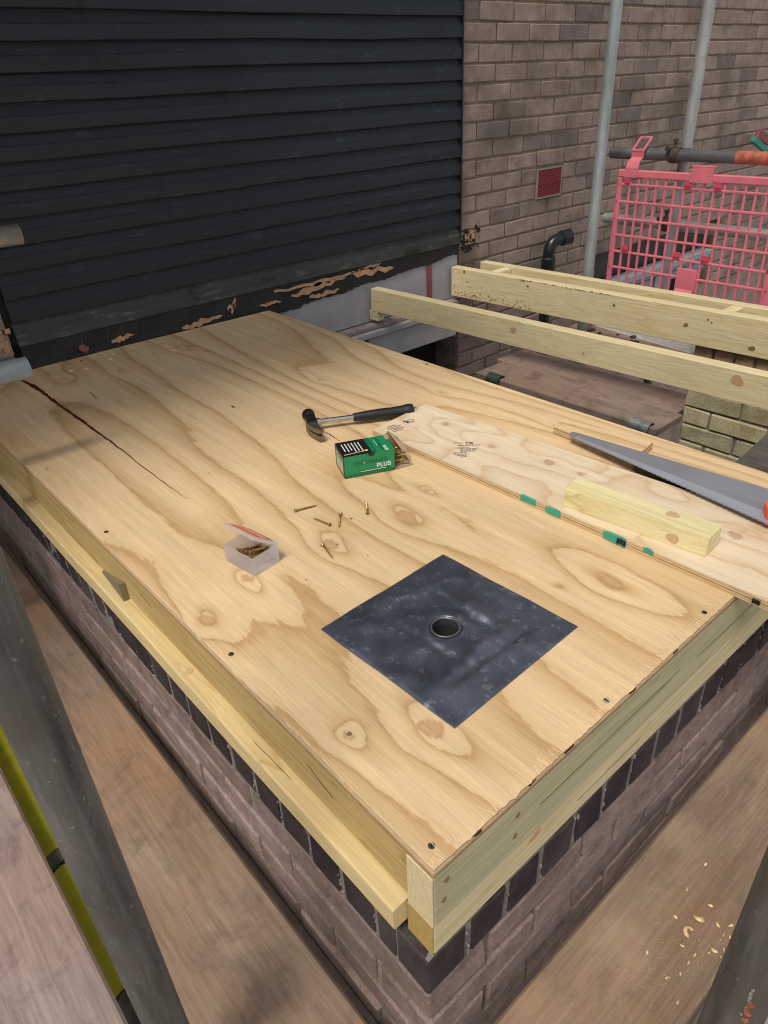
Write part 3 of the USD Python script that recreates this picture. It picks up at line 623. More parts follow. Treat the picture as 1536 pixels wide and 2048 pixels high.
obj('wedge', put(wm, (-.001, .895, ZJ + .0005), (.06, .998, 0), (0, 0, 1), (.998, -.06, 0)), 'wedge_wood', wd)

# plywood deck
DX, DY = 1.176, 2.135
KN = [(.498, .573, .034, .058, 1), (.32, .609, .026, .042, 1), (.602, .162, .032, .050, 1), (.029, .57, .022, .03, .9), (.142, .635, .020, .026, .9), (.140, .153, .030, .042, 1), (.051, .219, .016, .02, .8),
      (.604, .628, .016, .022, .8), (.525, .222, .010, .012, .5), (.85, 1.35, .02, .03, .5), (.45, 1.9, .02, .03, .5), (.29, 1.97, .025, .03, .5), (1.02, 1.0, .012, .016, .6), (1.06, .62, .014, .03, .7), (.70, 1.97, .02, .028, .5)]
def grain(x, y, seed, base=7.0, amp=4.2, sx=2.3, sy=.42, knots=KN, ka=1.0):
    """Growth phase and knot closeness of a rotary-cut veneer; grain runs along y."""
    p = np.stack([x * sx + seed, y * sy, np.zeros_like(x)], -1)
    wx = meshkit.fbm(np.stack([x * 1.3, y * 1.1 + 7, np.full_like(x, seed)], -1), 3, seed) - .5
    ph = base * (x + .22 * wx) + amp * (meshkit.fbm(p, 3, seed + 3) - .5) * 2
    kn = np.zeros_like(x)
    q3 = np.stack([x * 16, y * 9, np.full_like(x, seed + 2.5)], -1)
    x = x + .020 * (meshkit.fbm(q3, 3, seed + 8) - .5); y = y + .034 * (meshkit.fbm(q3 + 31.7, 3, seed + 9) - .5)
    for kx, ky, rx, ry, s in knots:
        dx, dy = x - kx, y - ky
        th = np.arctan2(dy / ry, dx / rx)
        dd = np.sqrt((dx / rx) ** 2 + (dy / ry) ** 2)
        wob = 1 + .18 * np.sin(2 * th + kx * 40) + .12 * np.sin(3 * th + ky * 30)
        ph = ph + s * ka * .85 * np.exp(-(dd / (1.5 * wob)) ** 2) + s * ka * .8 * np.exp(-((dx / (rx * 1.5)) ** 2 + ((dy - .9 * ry * np.sin(kx * 77)) / (ry * 4.4)) ** 2))
        q = np.sqrt(((dx + .2 * dy * np.sin(kx * 50)) / (rx * .50)) ** 2 + (dy / (ry * .50)) ** 2) * (1 + .07 * np.sin(3 * th + ky * 30) + .05 * np.sin(5 * th))
        core = np.clip((1.08 - q) / .16, 0, 1)
        kn = np.maximum(kn, s * core * (.62 + .38 * np.clip((q - .72) / .28, 0, 1)))
    return ph, kn
def ply_sheet(poly_fn, nx, ny, seed, z, hole=None, **kw):
    """Top veneer as a grid. poly_fn(u, v) gives x, y."""
    u, v_ = np.meshgrid(np.linspace(0, 1, nx), np.linspace(0, 1, ny), indexing='ij')
    x, y = poly_fn(u, v_)
    ph, kn = grain(x, y, seed, **kw)
    v = np.stack([x, y, np.full_like(x, z)], -1).reshape(-1, 3)
    i, j = np.meshgrid(np.arange(nx - 1), np.arange(ny - 1), indexing='ij'); a = (i * ny + j).ravel(); b = a + ny
    f = np.vstack([np.stack([a, b, b + 1], 1), np.stack([a, b + 1, a + 1], 1)])
    if hole is not None:
        c = v[f].mean(1)[:, :2]; f = f[np.hypot(c[:, 0] - hole[0], c[:, 1] - hole[1]) > hole[2]]
    return T(v, f), np.stack([ph.ravel(), kn.ravel()], 1)
deck = thing('plywood_sheet', 'large pine plywood sheet with flowing grain covering the porch roof', 'plywood', (.588, 1.07, -.018))
HX, HY = .3035, .279
ej = rng.normal(0, .0011, 240)
def deck_xy(u, v):
    yb = 2.163 - .038 * u                                   # back edge not quite square to the wall
    y0 = np.interp(u, np.linspace(0, 1, 240), ej)
    x0 = np.interp(v, np.linspace(0, 1, 240), ej[::-1]) * .5
    return x0 + (DX - x0) * u, y0 + (yb - y0) * v
top, st = ply_sheet(deck_xy, 260, 440, 3, 0.0, hole=(HX, HY, .0275))
obj('face_veneer', top, 'ply_face', deck, smooth=True, uv=st)
lay = [('ply_pale', .0028), ('ply_dark', .0024), ('ply_pale', .0030), ('ply_mid', .0026), ('ply_pale', .0030), ('ply_dark', .0020), ('ply_pale', .0022)]
z = -.0002
for m_, h in lay:
    o = rng.uniform(-.0005, .0009)
    z1 = z; z0 = max(z - h, -.0178); z = z0
    W = .03
    obj('veneer_edge', cat([bx(o, W, o, 2.12, z0, z1), bx(W, DX - o, o, W, z0, z1), bx(DX - W, DX - o, W, 2.12, z0, z1)]), m_, deck)
obj('back_veneer', ply_sheet(lambda u, v: (.01 + (DX - .02) * u, .01 + 2.1 * (1 - v)), 40, 60, 5, -.0176, hole=(HX, HY, .05))[0], 'ply_mid', deck)
# splinters along the sawn front edge and a few on the left
spl = []
for k in range(240):
    xq = rng.uniform(0, 1.15); Ls = rng.uniform(.003, .016) * (1 if rng.random() < .75 else 1.6); w = rng.uniform(.0004, .0012)
    a = rng.normal(0, .25); yq = rng.uniform(-.0015, .006)
    spl.append(bar((xq, yq, .0004), (xq + Ls * math.sin(a), yq + Ls * math.cos(a), .0008 + rng.uniform(0, .002)), w, .0006))
for k in range(60):
    yq = rng.uniform(0, 1.4); Ls = rng.uniform(.006, .03); a = rng.normal(0, .12); xq = rng.uniform(-.001, .003)
    spl.append(bar((xq, yq, .0003), (xq + Ls * math.sin(a), yq + Ls * math.cos(a), .0006 + rng.uniform(0, .002)), .0007, .0006))
obj('splinters', cat(spl), 'splinter', deck, kind='stuff')
# dark split chips on the front edge
for xq, w in ((.068, .012), (.245, .02), (.40, .016), (.52, .014), (.17, .016)):
    obj('edge_chip', bx(xq, xq + w, -.0008, .002, -.007, -.0035, .0005, .001), 'crack_dark', deck)
# resin crack
ck = [(.150, 2.15), (.172, 2.118), (.190, 2.06), (.199, 1.99), (.2025, 1.897), (.2005, 1.80), (.2015, 1.703), (.2050, 1.59), (.2040, 1.492), (.206, 1.40), (.206, 1.305), (.2035, 1.23), (.2035, 1.157), (.203, 1.054), (.206, .977)]
cw = [.004, .0055, .0045, .006, .0055, .0045, .0042, .0036, .003, .0022, .0017, .0012, .0011, .0009, .0003]
def ribbon(pts, ws, z, n=90, jig=.0006):
    pts = np.array(pts, float); t = np.linspace(0, 1, n); s = np.linspace(0, 1, len(pts))
    X, Y, W = np.interp(t, s, pts[:, 0]), np.interp(t, s, pts[:, 1]), np.interp(t, s, ws); X = X + rng.normal(0, jig, n)
    W = W * (1 + .25 * rng.normal(0, 1, n).clip(-1.5, 1.5))
    v = np.vstack([np.stack([X - W, Y, np.full(n, z)], 1), np.stack([X + W, Y, np.full(n, z)], 1)])
    f = []
    for i in range(n - 1): f += [[i, n + i + 1, n + i], [i, i + 1, n + i + 1]] if Y[0] > Y[-1] else [[i, n + i, n + i + 1], [i, n + i + 1, i + 1]]
    return T(v, [t_[::-1] for t_ in f] if Y[0] > Y[-1] else f)
rb = ribbon(ck, cw, .0007)
if rb.face_normals[:, 2].mean() < 0: rb.invert()
obj('resin_split', rb, 'resin', deck, label='dark red resin split running out from the far left corner')
for pts, w in (([(.622, .96), (.63, 1.02), (.628, 1.06)], .0016), ([(.30, 1.72), (.305, 1.79)], .001), ([(.55, 1.35), (.552, 1.37)], .002)):
    m = ribbon(pts, [w * .3, w, w * .4][:len(pts)] if len(pts) == 3 else [w, w], .0007, 14)
    if m.face_normals[:, 2].mean() < 0: m.invert()
    obj('split', m, 'crack_dark', deck)
# screws driven through the sheet
def sunk_screw(x, y, r=.0046, material='zinc_screw'):
    s = obj('fixing_screw', lathe([(r, .0004), (r * .9, .0012), (r * .45, .0006), (0, -.001)], (x, y, 0), (0, 0, 1), 14), material, deck)
    a = rng.uniform(0, 1.5)
    obj('cross_slot', cat([put(bx(-r * .55, r * .55, -.0006, .0006, .0011, .0014), (x, y, 0), (math.cos(a + q), math.sin(a + q), 0), (-math.sin(a + q), math.cos(a + q), 0), (0, 0, 1)) for q in (0, 1.5708)]), 'dark_void', s)
for x, y in ((.0195, .023), (.0175, .474), (.020, .975), (.359, .0125), (.638, .013), (1.16, 1.2), (.40, 2.1)): sunk_screw(x, y)
for x, y, s in ((.0535, .219, .004), (.30, 1.05, .002), (.33, .60, .002), (.42, 1.33, .002), (.03, 1.36, .003), (.22, .55, .0018), (.35, .53, .0018), (.41, .655, .0035), (.66, .90, .002)):
    obj('pin_knot', lathe([(s, 0.0003), (s * .8, .0007), (0, .0007)], (x, y, 0), (0, 0, 1), 9), 'knot_dark', deck)
chips = []
for x, y in ((.33, 2.02), (.37, 2.0), (.47, 2.03), (.50, 2.08), (.66, 1.95), (.72, 2.02)):
    chips.append(bx(x, x + rng.uniform(.006, .02), y, y + rng.uniform(.002, .006), .0006, .003, .0008, .001))
obj('stray_chips', cat(chips), 'splinter', deck, kind='stuff')

# ---------------------------------------------------------------- lead flashing with its outlet hole
lead = thing('lead_flashing', 'square grey lead sheet with round outlet hole lying on the plywood', 'flashing', (.308, .277, .001))
S, NT, NR = .1475, 128, 44
th = np.linspace(0, 2 * np.pi, NT, endpoint=False) + np.pi / 4
rs = np.linspace(0, 1, NR) ** 1.25
v = []
for t in rs:
    for a in th:
        ca, sa = math.cos(a), math.sin(a); R = S / max(abs(ca), abs(sa)); h0 = .0232
        cx, cy = (HX - .308) * (1 - t), (HY - .277) * (1 - t)
        r = h0 + (R - h0) * t
        v.append([cx + r * ca, cy + r * sa, r - h0 if t < 1 else 1])
v = np.array(v); d = v[:, 2].copy()
dh = np.hypot(v[:, 0] - (HX - .308), v[:, 1] - (HY - .277))
rot = .03
xr, yr = v[:, 0] * math.cos(rot) - v[:, 1] * math.sin(rot), v[:, 0] * math.sin(rot) + v[:, 1] * math.cos(rot)
bump = meshkit.fbm(np.stack([xr * 15, yr * 15, np.zeros_like(xr)], -1), 2, 5) - .5
fine = meshkit.fbm(np.stack([xr * 48, yr * 48, np.zeros_like(xr)], -1), 2, 15) - .5
edg = np.clip((np.maximum(abs(xr), abs(yr)) / S - .72) / .28, 0, 1)
hz = .0066 + (.021 * bump + .0030 * fine) * (1 - .72 * edg) - .003 * edg
hz -= .0056 * np.exp(-((xr - .046) / .009) ** 2) * np.exp(-((yr + .01) / .11) ** 2)
hz += .0056 * np.exp(-((xr - .064) / .014) ** 2) * np.exp(-((yr - .0) / .12) ** 2)
hz -= .0048 * np.exp(-((xr + .052 + .10 * yr) / .009) ** 2) * np.exp(-((yr + .02) / .10) ** 2)
hz += .0046 * np.exp(-((yr + .072 - .1 * xr) / .013) ** 2) * np.exp(-((xr + .01) / .11) ** 2)
hz -= .0030 * np.exp(-((yr + .094) / .008) ** 2) * np.exp(-((xr - .03) / .09) ** 2)
hz = np.maximum(hz, .0016)
edge = np.maximum(abs(v[:, 0]), abs(v[:, 1])) / S
hz = np.where(edge > .985, .0018 + .0022 * (meshkit.noise(np.stack([xr * 24, yr * 24, np.ones_like(xr)], -1), 9)), hz)
near = np.exp(-np.clip(dh - .0232, 0, 1) ** 2 / .015 ** 2)
hz = hz * (1 - near) + near * .0055 - .014 * np.clip(1 - (dh - .0232) / .0050, 0, 1) ** 2
vt = np.stack([.308 + xr + .0015 * (meshkit.noise(np.stack([yr * 20, xr * 20, np.zeros_like(xr)], -1), 4) - .5) * (edge > .8), .277 + yr, hz], 1)
vb = vt - [0, 0, .0013]
n = NT * NR; f = []
for i in range(NR - 1):
    for m in range(NT):
        a0, a1, b0, b1 = i * NT + m, i * NT + (m + 1) % NT, (i + 1) * NT + m, (i + 1) * NT + (m + 1) % NT
        f += [[a0, b1, a1], [a0, b0, b1], [n + a0, n + a1, n + b1], [n + a0, n + b1, n + b0]]
for m in range(NT):
    a0, a1 = (NR - 1) * NT + m, (NR - 1) * NT + (m + 1) % NT; f += [[a0, n + a1, a1], [a0, n + a0, n + a1]]
lm = T(np.vstack([vt, vb]), f)
if lm.face_normals[:n].mean(0)[2] < 0: lm.invert()
obj('sheet', lm, 'lead', lead, smooth=50)
sp = lathe([(.0232, -.0085), (.0226, -.03), (.0222, -.13)], (HX, HY, 0), (0, 0, 1), 40); sp.invert()
sp = cat([sp, lathe([(.0246, -.0088), (.0240, -.13)], (HX, HY, 0), (0, 0, 1), 40)])
obj('outlet_spigot', sp, 'outlet_dark', lead, smooth=40)
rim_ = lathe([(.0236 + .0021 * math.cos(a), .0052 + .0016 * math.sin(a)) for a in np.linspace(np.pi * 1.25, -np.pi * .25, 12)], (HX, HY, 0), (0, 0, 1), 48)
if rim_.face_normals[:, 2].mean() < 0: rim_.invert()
obj('rubbed_rim', rim_, 'lead_highlight', lead, smooth=50)  # paler metal ring that paints a highlight round the hole
obj('outlet_end', lathe([(.0222, -.129), (0, -.129)], (HX, HY, 0), (0, 0, 1), 24), 'dark_void', lead)

# ---------------------------------------------------------------- offcuts of ply, the block
off = thing('plywood_offcut', 'long pale plywood offcut with black stamp and green edge marks on the deck', 'plywood', (.83, .42, 0))
A, B, Cc, D = (.698, .922), (.905, .945), (.978, -.09), (.714, -.09)
def off_xy(u, v):
    x = (A[0] + (B[0] - A[0]) * u) * (1 - v) + (D[0] + (Cc[0] - D[0]) * u) * v
    y = (A[1] + (B[1] - A[1]) * u) * (1 - v) + (D[1] + (Cc[1] - D[1]) * u) * v
    return x, y
OK = [(.849, .806, .020, .020, 1), (.833, .645, .018, .020, .8), (.86, .5, .022, .024, 1), (.867, .414, .018, .022, 1), (.864, .075, .024, .024, 1), (.80, .88, .018, .016, .8), (.925, .70, .012, .02, .5)]
topo, sto = ply_sheet(lambda u, v: off_xy(u, 1 - v), 60, 200, 21, .0183, knots=OK, base=4.0, amp=2.6, sx=6.0, sy=3.2, ka=.7)
obj('face_veneer', topo, 'ply_white', off, smooth=True, uv=sto)
lay2 = [('ply_pale', .0026), ('ply_mid', .0022), ('ply_pale', .003), ('ply_dark', .0024), ('ply_pale', .003), ('ply_mid', .0022), ('ply_pale', .0024)]
z = .0181
for m_, h in lay2:
    o = rng.uniform(-.0006, .0008)
    cen = np.array([.83, .42]); q = [np.array(p) + (cen - p) / np.linalg.norm(cen - np.array(p)) * o for p in (A, B, Cc, D)]
    obj('veneer_edge', prism(q, max(z - h, .0005), z), m_, off); z -= h
for y0, y1, zz0, zz1 in ((.452, .414, .0062, .0188), (.389, .352, .0045, .0176), (.254, .206, .004, .0188), (.170, .150, .010, .0188)):
    xx = .698 + .0158 * (.922 - (y0 + y1) / 2)
    g = cat([bx(xx - .0014, xx + .0008, y1, y0, zz0, zz1, .0004, .0016), bx(xx + .001, xx + .0035, y1 + .006, y0 - .004, .0182, .0188, .0002, .0009)])
    obj('green_mark', g, 'green_tape', off)
obj('core_gap', bx(.7075, .711, .222, .205, .009, .0125, .0005), 'dark_void', off)
obj('core_gap', bx(.7110, .7142, -.03, -.042, .008, .0115, .0005), 'dark_void', off)
# stamps: certification mark and illegible small print
def printed(parent, o, ux, uy, lines, name='stamp_print', text=None, th=.0045):
    """Lines of tiny print as dashes: (offset along uy, start, end)."""
    ux, uy = np.array(ux, float), np.array(uy, float); ux /= np.linalg.norm(ux); uy = uy - ux * (uy @ ux); uy /= np.linalg.norm(uy); ms = []
    for h, a, b in lines:
        x = a
        while x < b:
            w = rng.uniform(.0015, .0045); ms.append(bx(x, min(x + w, b), h, h + th * rng.uniform(.55, .8), 0, .00025)); x += w + rng.uniform(.0007, .0014)
    m = cat(ms) if ms else None
    if text:
        for s, h, a, q in text:
            tm = meshkit.text_mesh(s, h, .0003, True); tm.apply_translation([a, q, 0]); m = tm if m is None else cat([m, tm])
    return obj(name, put(m, o, ux, uy, np.cross(ux, uy)), 'ink', parent)
ux, uy = (.60, -.75, 0), (.75, .60, 0)
printed(off, (.757, .672, .0185), (.62, -.55, 0), (.70, .62, 0), [(.026, -.008, .022), (.020, .0, .038), (.014, -.002, .040), (.008, .0, .034), (.001, -.020, .012), (-.006, -.018, .018), (-.013, -.010, .012), (-.020, -.004, .012), (.053, -.012, .010), (.039, -.004, .05)], text=[('CE', .011, .014, .046)])
ring = trimesh.creation.annulus(.0075, .0092, .0003, sections=20)
st1 = printed(off, (.728, .893, .0185), (.8, -.12, 0), (.1, .8, 0), [(.004, 0, .04), (-.004, .002, .034), (-.012, .004, .04), (-.020, .0, .03), (.012, .004, .03)])
obj('stamp_ring', cat([put(ring, (.803, .893, .0185), (1, 0, 0), (0, 1, 0), (0, 0, 1)), bx(.786, .792, .885, .905, .0185, .0188), bx(.786, .800, .8935, .8955, .0185, .0188)]), 'ink', off)

blk = thing('timber_block', 'short squared pine block with knot lying on the pale offcut', 'block', (.77, .22, .0185))
c0, c1, c2, c3 = np.array([.727, .362]), np.array([.781, .374]), np.array([.812, .082]), np.array([.757, .078])
def quad_block(c, z0, z1, b=.0018):
    pts = []
    cen = sum(c) / 4
    for p in c:
        d = (cen - p) / np.linalg.norm(cen - p)
        for zz, zi in ((z0, 1), (z1, -1)):
            pts += [[*(p + d * b * 1.5), zz], [*(p), zz + zi * b]]
    return trimesh.convex.convex_hull(np.array(pts))
obj('timber', quad_block([c0, c1, c2, c3], .0186, .0186 + .042), 'block_y', blk)
knot(blk, (.7505, .139, .034), (-.995, -.10, 0), .011, .011, (0, 0, 1), 'knot_pale')
knot(blk, (.783, .162, .0607), (0, 0, 1), .012, .011, (0, 1, 0), 'knot_pale')
so = thing('plywood_offcut', 'small plywood offcut beneath the saw blade near the deck edge', 'plywood', (1.05, .48, 0))
ps = [np.array([1.002, .372]), np.array([1.106, .387]), np.array([1.068, .615]), np.array([1.018, .605])]
sx = lambda u, v: ((ps[0][0] * (1 - u) + ps[1][0] * u) * (1 - v) + (ps[3][0] * (1 - u) + ps[2][0] * u) * v, (ps[0][1] * (1 - u) + ps[1][1] * u) * (1 - v) + (ps[3][1] * (1 - u) + ps[2][1] * u) * v)
tps, sts = ply_sheet(sx, 24, 50, 31, .0213, knots=[], base=8)
obj('face_veneer', tps, 'ply_face', so, smooth=True, uv=sts)
z = .0211
for k, m_ in enumerate(['ply_pale', 'ply_dark', 'ply_pale', 'ply_mid', 'ply_pale', 'ply_dark', 'ply_pale']):
    obj('veneer_edge', prism([tuple(p) for p in ps], max(z - .003, .0006), z), m_, so); z -= .003
bp = thing('plastic_packer', 'plain black box under the saw beside the long offcut', 'black_piece', (1.0, .3, 0))  # plain black box filling an unidentified dark patch
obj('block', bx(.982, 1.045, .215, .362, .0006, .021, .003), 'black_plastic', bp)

# ---------------------------------------------------------------- handsaw
saw = thing('handsaw', 'grey steel handsaw with orange handle lying across the plywood offcuts', 'saw', (.99, .25, .03))
zt, zh = .0225, .033
toeA, toeB = np.array([.993, .541]), np.array([1.022, .551])
he, hb = np.array([.905, -.03]), np.array([1.058, -.02])
def sawz(p): return zt + (zh - zt) * (.55 - p[1]) / .6
nt = 96; prof = []
ea, eb = toeA, he
for i in range(nt):
    t = i / (nt - 1); p = ea + (eb - ea) * t; nrm = np.array([-(eb - ea)[1], (eb - ea)[0]]); nrm /= np.linalg.norm(nrm)
    prof.append(p + nrm * (-.0022 if i % 2 else 0) * (1 if nrm[0] < 0 else -1))
outline = [tuple(p) for p in prof] + [tuple(hb), tuple(toeB + (hb - toeB) * .02), (toeB[0] - .004, toeB[1] + .003), (toeA[0] + .004, toeA[1] + .002)]
from shapely.geometry import Polygon, Point
sg = Polygon(outline).buffer(0).difference(Point(1.0095, .528).buffer(.0055))
bl = trimesh.creation.extrude_polygon(sg, .0011, engine='earcut')
bl.vertices[:, 2] += sawz(bl.vertices[:, :2].T if False else [0, .55]) + (zh - zt) * (.55 - bl.vertices[:, 1]) / .6
obj('blade', bl, 'saw_steel', saw)
band = Polygon([tuple(ea + (eb - ea) * .03 + np.array([.003, 0])), tuple(eb + np.array([.004, 0])), tuple(eb + np.array([.045, .003])), tuple(ea + (eb - ea) * .03 + np.array([.010, .001]))]).intersection(sg)
bm = trimesh.creation.extrude_polygon(band, .0003, engine='earcut'); bm.vertices[:, 2] += zt + .00115 + (zh - zt) * (.55 - bm.vertices[:, 1]) / .6
obj('ground_edge', bm, 'saw_edge', saw)
hp = Polygon([(.93, .062), (1.035, .045), (1.05, -.01), (1.03, -.10), (.985, -.125), (.93, -.095), (.915, -.03)]).buffer(.012).difference(Polygon([(.965, -.005), (1.01, -.012), (1.0, -.075), (.97, -.07)]).buffer(.008))
hp = Polygon([(.960, .071), (.99, .060), (1.035, .035), (1.05, -.01), (1.03, -.10), (.985, -.125), (.93, -.095), (.92, -.03), (.935, .055)]).buffer(.004).difference(Polygon([(.965, -.02), (1.01, -.022), (1.0, -.075), (.97, -.07)]).buffer(.008))
hm = trimesh.creation.extrude_polygon(hp, .030, engine='earcut'); hm.apply_translation([0, -.005, .021])
obj('handle', hm, 'orange_plastic', saw)
obj('grip_insert', put(bx(-.02, .02, -.045, .045, .0, .033, .004), (1.03, -.055, .0195), (1, .1, 0), (-.1, 1, 0), (0, 0, 1)), 'black_plastic', saw)

# ---------------------------------------------------------------- hammer
ham = thing('claw_hammer', 'claw hammer with chrome shaft and black rubber grip lying on plywood', 'hammer', (.62, 1.06, .0))
h0, h1 = np.array([.612, 1.064, .022]), np.array([.856, .938, .020])
hd = (h1 - h0) / np.linalg.norm(h1 - h0); px = np.array([-hd[1], hd[0], 0]); px /= np.linalg.norm(px)
L = np.linalg.norm(h1 - h0)
shaft = lathe([(.0, 0), (.0078, .0), (.0075, .05), (.0072, .13), (0, .13)], h0, hd, 20)
obj('shaft', shaft, 'chrome', ham, smooth=40)
obj('collar', lathe([(.0, .010), (.0098, .010), (.0104, .016), (.0098, .022), (0, .022)], h0, hd, 20), 'chrome', ham, smooth=40)
grip = lathe([(0, .110), (.0098, .110), (.0108, .113), (.0122, .14), (.0135, .165), (.0138, .19), (.0132, .215), (.0138, .238), (.0160, .256), (.0166, L - .012), (.0150, L - .003), (.009, L), (0, L)], h0, hd, 24)
obj('grip', grip, 'rubber', ham, smooth=40)
obj('shaft_end', lathe([(.0, L), (.0062, L), (.0062, L + .006), (.0045, L + .008), (0, L + .008)], h0, hd, 16), 'chrome', ham, smooth=40)
def hull(ms): return trimesh.convex.convex_hull(np.vstack([m.vertices for m in ms]))
eye = hull([rod(h0 - px * .018 - hd * .0 + [0, 0, -.012], h0 - px * .018 + [0, 0, .012], .0135, 16), rod(h0 + px * .018 + [0, 0, -.012], h0 + px * .018 + [0, 0, .012], .0125, 16)])
head = obj('head', eye, 'forged_dark', ham, smooth=35)
fc = h0 + px * .028
obj('striking_face', lathe([(0, 0), (.0105, 0), (.0095, .012), (.0125, .018), (.0165, .023), (.0170, .036), (.0155, .0395), (0, .0405)], fc - px * .008, px, 22), 'forged_dark', head, smooth=40)
# claw: two curved tines sweeping down towards the deck
for s in (-1, 1):
    stn = []
    for t in np.linspace(0, 1, 7):
        c = h0 - px * (.022 + .060 * t) + np.array([0, 0, s * (.0065 + .003 * t)]) + hd * (.014 * t ** 2.0 - .002)
        w, h = .0125 * (1 - .25 * t) , .0105 * (1 - .72 * t)
        stn.append((c, w, h))
    v = []; f = []
    for c, w, h in stn:
        for a, b in ((-1, -1), (1, -1), (1, 1), (-1, 1)): v.append(c + hd * a * max(h, .0045) * 1.5 + np.array([0, 0, b * .0060]))
    for i in range(6):
        for k in range(4):
            a, b = i * 4 + k, i * 4 + (k + 1) % 4; f += [[a, b, b + 4], [a, b + 4, a + 4]]
    f += [[0, 2, 1], [0, 3, 2], [24, 25, 26], [24, 26, 27]]
    m = T(v, f)
    if m.volume < 0: m.invert()
    obj('claw_tine', m, 'forged_worn', head)

# ---------------------------------------------------------------- screws
def screw_mesh(L=.052):
    prof = [(0, 0), (.0014, .0003), (.0040, .0008), (.0043, .0016), (.0040, .0024), (.0020, .0052), (.0018, .0065)]
    prof += [(.0018, .019)]
    z = .019; k = 0
    while z < L - .006:
        prof += [(.0014, z), (.0023, z + .0008)]; z += .0016
    prof += [(.0014, L - .006), (.0019, L - .005), (.0010, L - .003), (0, L)]
    return prof
def make_screw(label, group, loc, frame):
    s = thing('wood_screw', label, 'screw', loc, group, frame=frame)
    pr = screw_mesh()
    obj('shank', lathe(pr[4:], (0, 0, 0), (1, 0, 0), 10), 'brass_screw', s, smooth=40)
    hdm = obj('head', lathe(pr[:5], (0, 0, 0), (1, 0, 0), 14), 'brass_screw', s)
    obj('drive_recess', cat([bx(-.0001, .0009, -.0022, .0022, -.0005, .0005), bx(-.0001, .0009, -.0005, .0005, -.0022, .0022)]), 'dark_void', hdm)
    return s
def sframe(h, t):
    d, s, u = frame_of(np.array(t, float) - np.array(h, float)); return (d, s, u)
loose = [((.3415, .7595, .0044), (.392, .746, .0016), 'loose wood screw farthest left on the deck, point toward the green box'),
         ((.361, .661, .0044), (.354, .713, .0016), 'loose wood screw lying just right of the farthest left loose screw'),
         ((.404, .682, .0044), (.366, .6395, .0016), 'loose wood screw in the middle of the five, head pointing to the hammer'),
         ((.4435, .641, .0044), (.4735, .680, .0016), 'loose wood screw farthest right, near the large knot rings'),
         ((.307, .6165, .0044), (.294, .563, .0016), 'loose wood screw nearest the lead sheet, lying across a knot')]
first = None
for h, t, lab in loose:
    fr = sframe(h, t)
    if first is None: first = make_screw(lab, 'loose screws on the plywood', h, fr)
    else: copy_thing(first, lab, 'loose screws on the plywood', h, fr)

# ---------------------------------------------------------------- green screw box
ang = math.radians(-23.5); bu = np.array([math.cos(ang), math.sin(ang), 0]); bv = np.array([-math.sin(ang), math.cos(ang), 0]); bz = np.array([0, 0, 1.])
BO = np.array([.508, .796, .0008]); BW, BD, BH = .119, .078, .053
box = thing('screw_box', 'green and black cardboard screw box lying open on the plywood', 'box', BO, frame=(bu, bv, bz))
w = .0009
def part(name, m, material, **k): return obj(name, m, material, box, **k)
front = part('front_panel', bx(0, BW, 0, w, 0, BH), 'box_green')
topp = part('top_panel', bx(0, BW, 0, BD, BH, BH + w), 'box_green')
part('back_panel', bx(0, BW, BD - w, BD, 0, BH), 'box_green')
part('base_panel', bx(0, BW, 0, BD, -.0, w), 'kraft')
endp = part('end_panel', bx(-w, 0, 0, BD, 0, BH + w), 'box_black')
obj('end_label', bx(-w - .0003, -w, .010, BD - .010, .006, BH - .010), 'label_pale', endp)
obj('end_stripe', bx(-w - .0006, -w - .0003, .016, BD - .014, .034, .040), 'box_green', endp)
# top print
obj('black_field', bx(-.0005, BW * .56, .0, BD, BH + w, BH + w + .0003), 'box_black', topp)
for k, (a, b) in enumerate([(.008, .040), (.006, .044), (.010, .036), (.006, .046), (.010, .042), (.008, .047)]):
    x = .010 + k * .0078
    ms = []; y = BD - .010 - a * .4
    while y > BD - b - .012:
        l = rng.uniform(.003, .008); ms.append(bx(x, x + .0026, y - l, y, BH + w + .0003, BH + w + .0005)); y -= l + .0012
    obj('small_print', cat(ms), 'print_white', topp)
pic = cat([put(bx(0, .052, -.0014, .0014, 0, .0003), (.004, .010, BH + w + .0003), (.995, .10, 0), (-.10, .995, 0), (0, 0, 1)), put(trimesh.creation.cylinder(.0042, .0004, sections=14), (.0575, .0155, BH + w + .0005), (1, 0, 0), (0, 1, 0), (0, 0, 1))])
obj('screw_picture', pic, 'print_gold', topp)
obj('dark_band', bx(BW * .56, BW * .66, 0, BD, BH + w, BH + w + .0003), 'box_dark_green', topp)
obj('tick_marks', cat([bx(BW * .575, BW * .645, y, y + .0022, BH + w + .0003, BH + w + .0005) for y in np.arange(.004, BD - .004, .0052)]), 'box_green', topp)
def text(s, h, o, ux, uy, material, parent, bold=True, name='lettering'):
    m = meshkit.text_mesh(s, h, .0003, bold); ux, uy = np.array(ux, float), np.array(uy, float)
    return obj(name, put(m, o, ux, uy, np.cross(ux, uy)), material, parent)
text('PLUS', .0075, (.099, .026, BH + w), (0, -1, 0), (1, 0, 0), 'print_white', topp)
text('PERFORMANCE', .0068, (.091, .072, BH + w), (0, -1, 0), (1, 0, 0), 'box_dark_green', topp)
obj('small_band', bx(.0865, .0895, .024, .066, BH + w, BH + w + .0003), 'box_dark_green', topp)
obj('small_print', bx(.0875, .0885, .027, .063, BH + w + .0003, BH + w + .0005), 'print_white', topp)
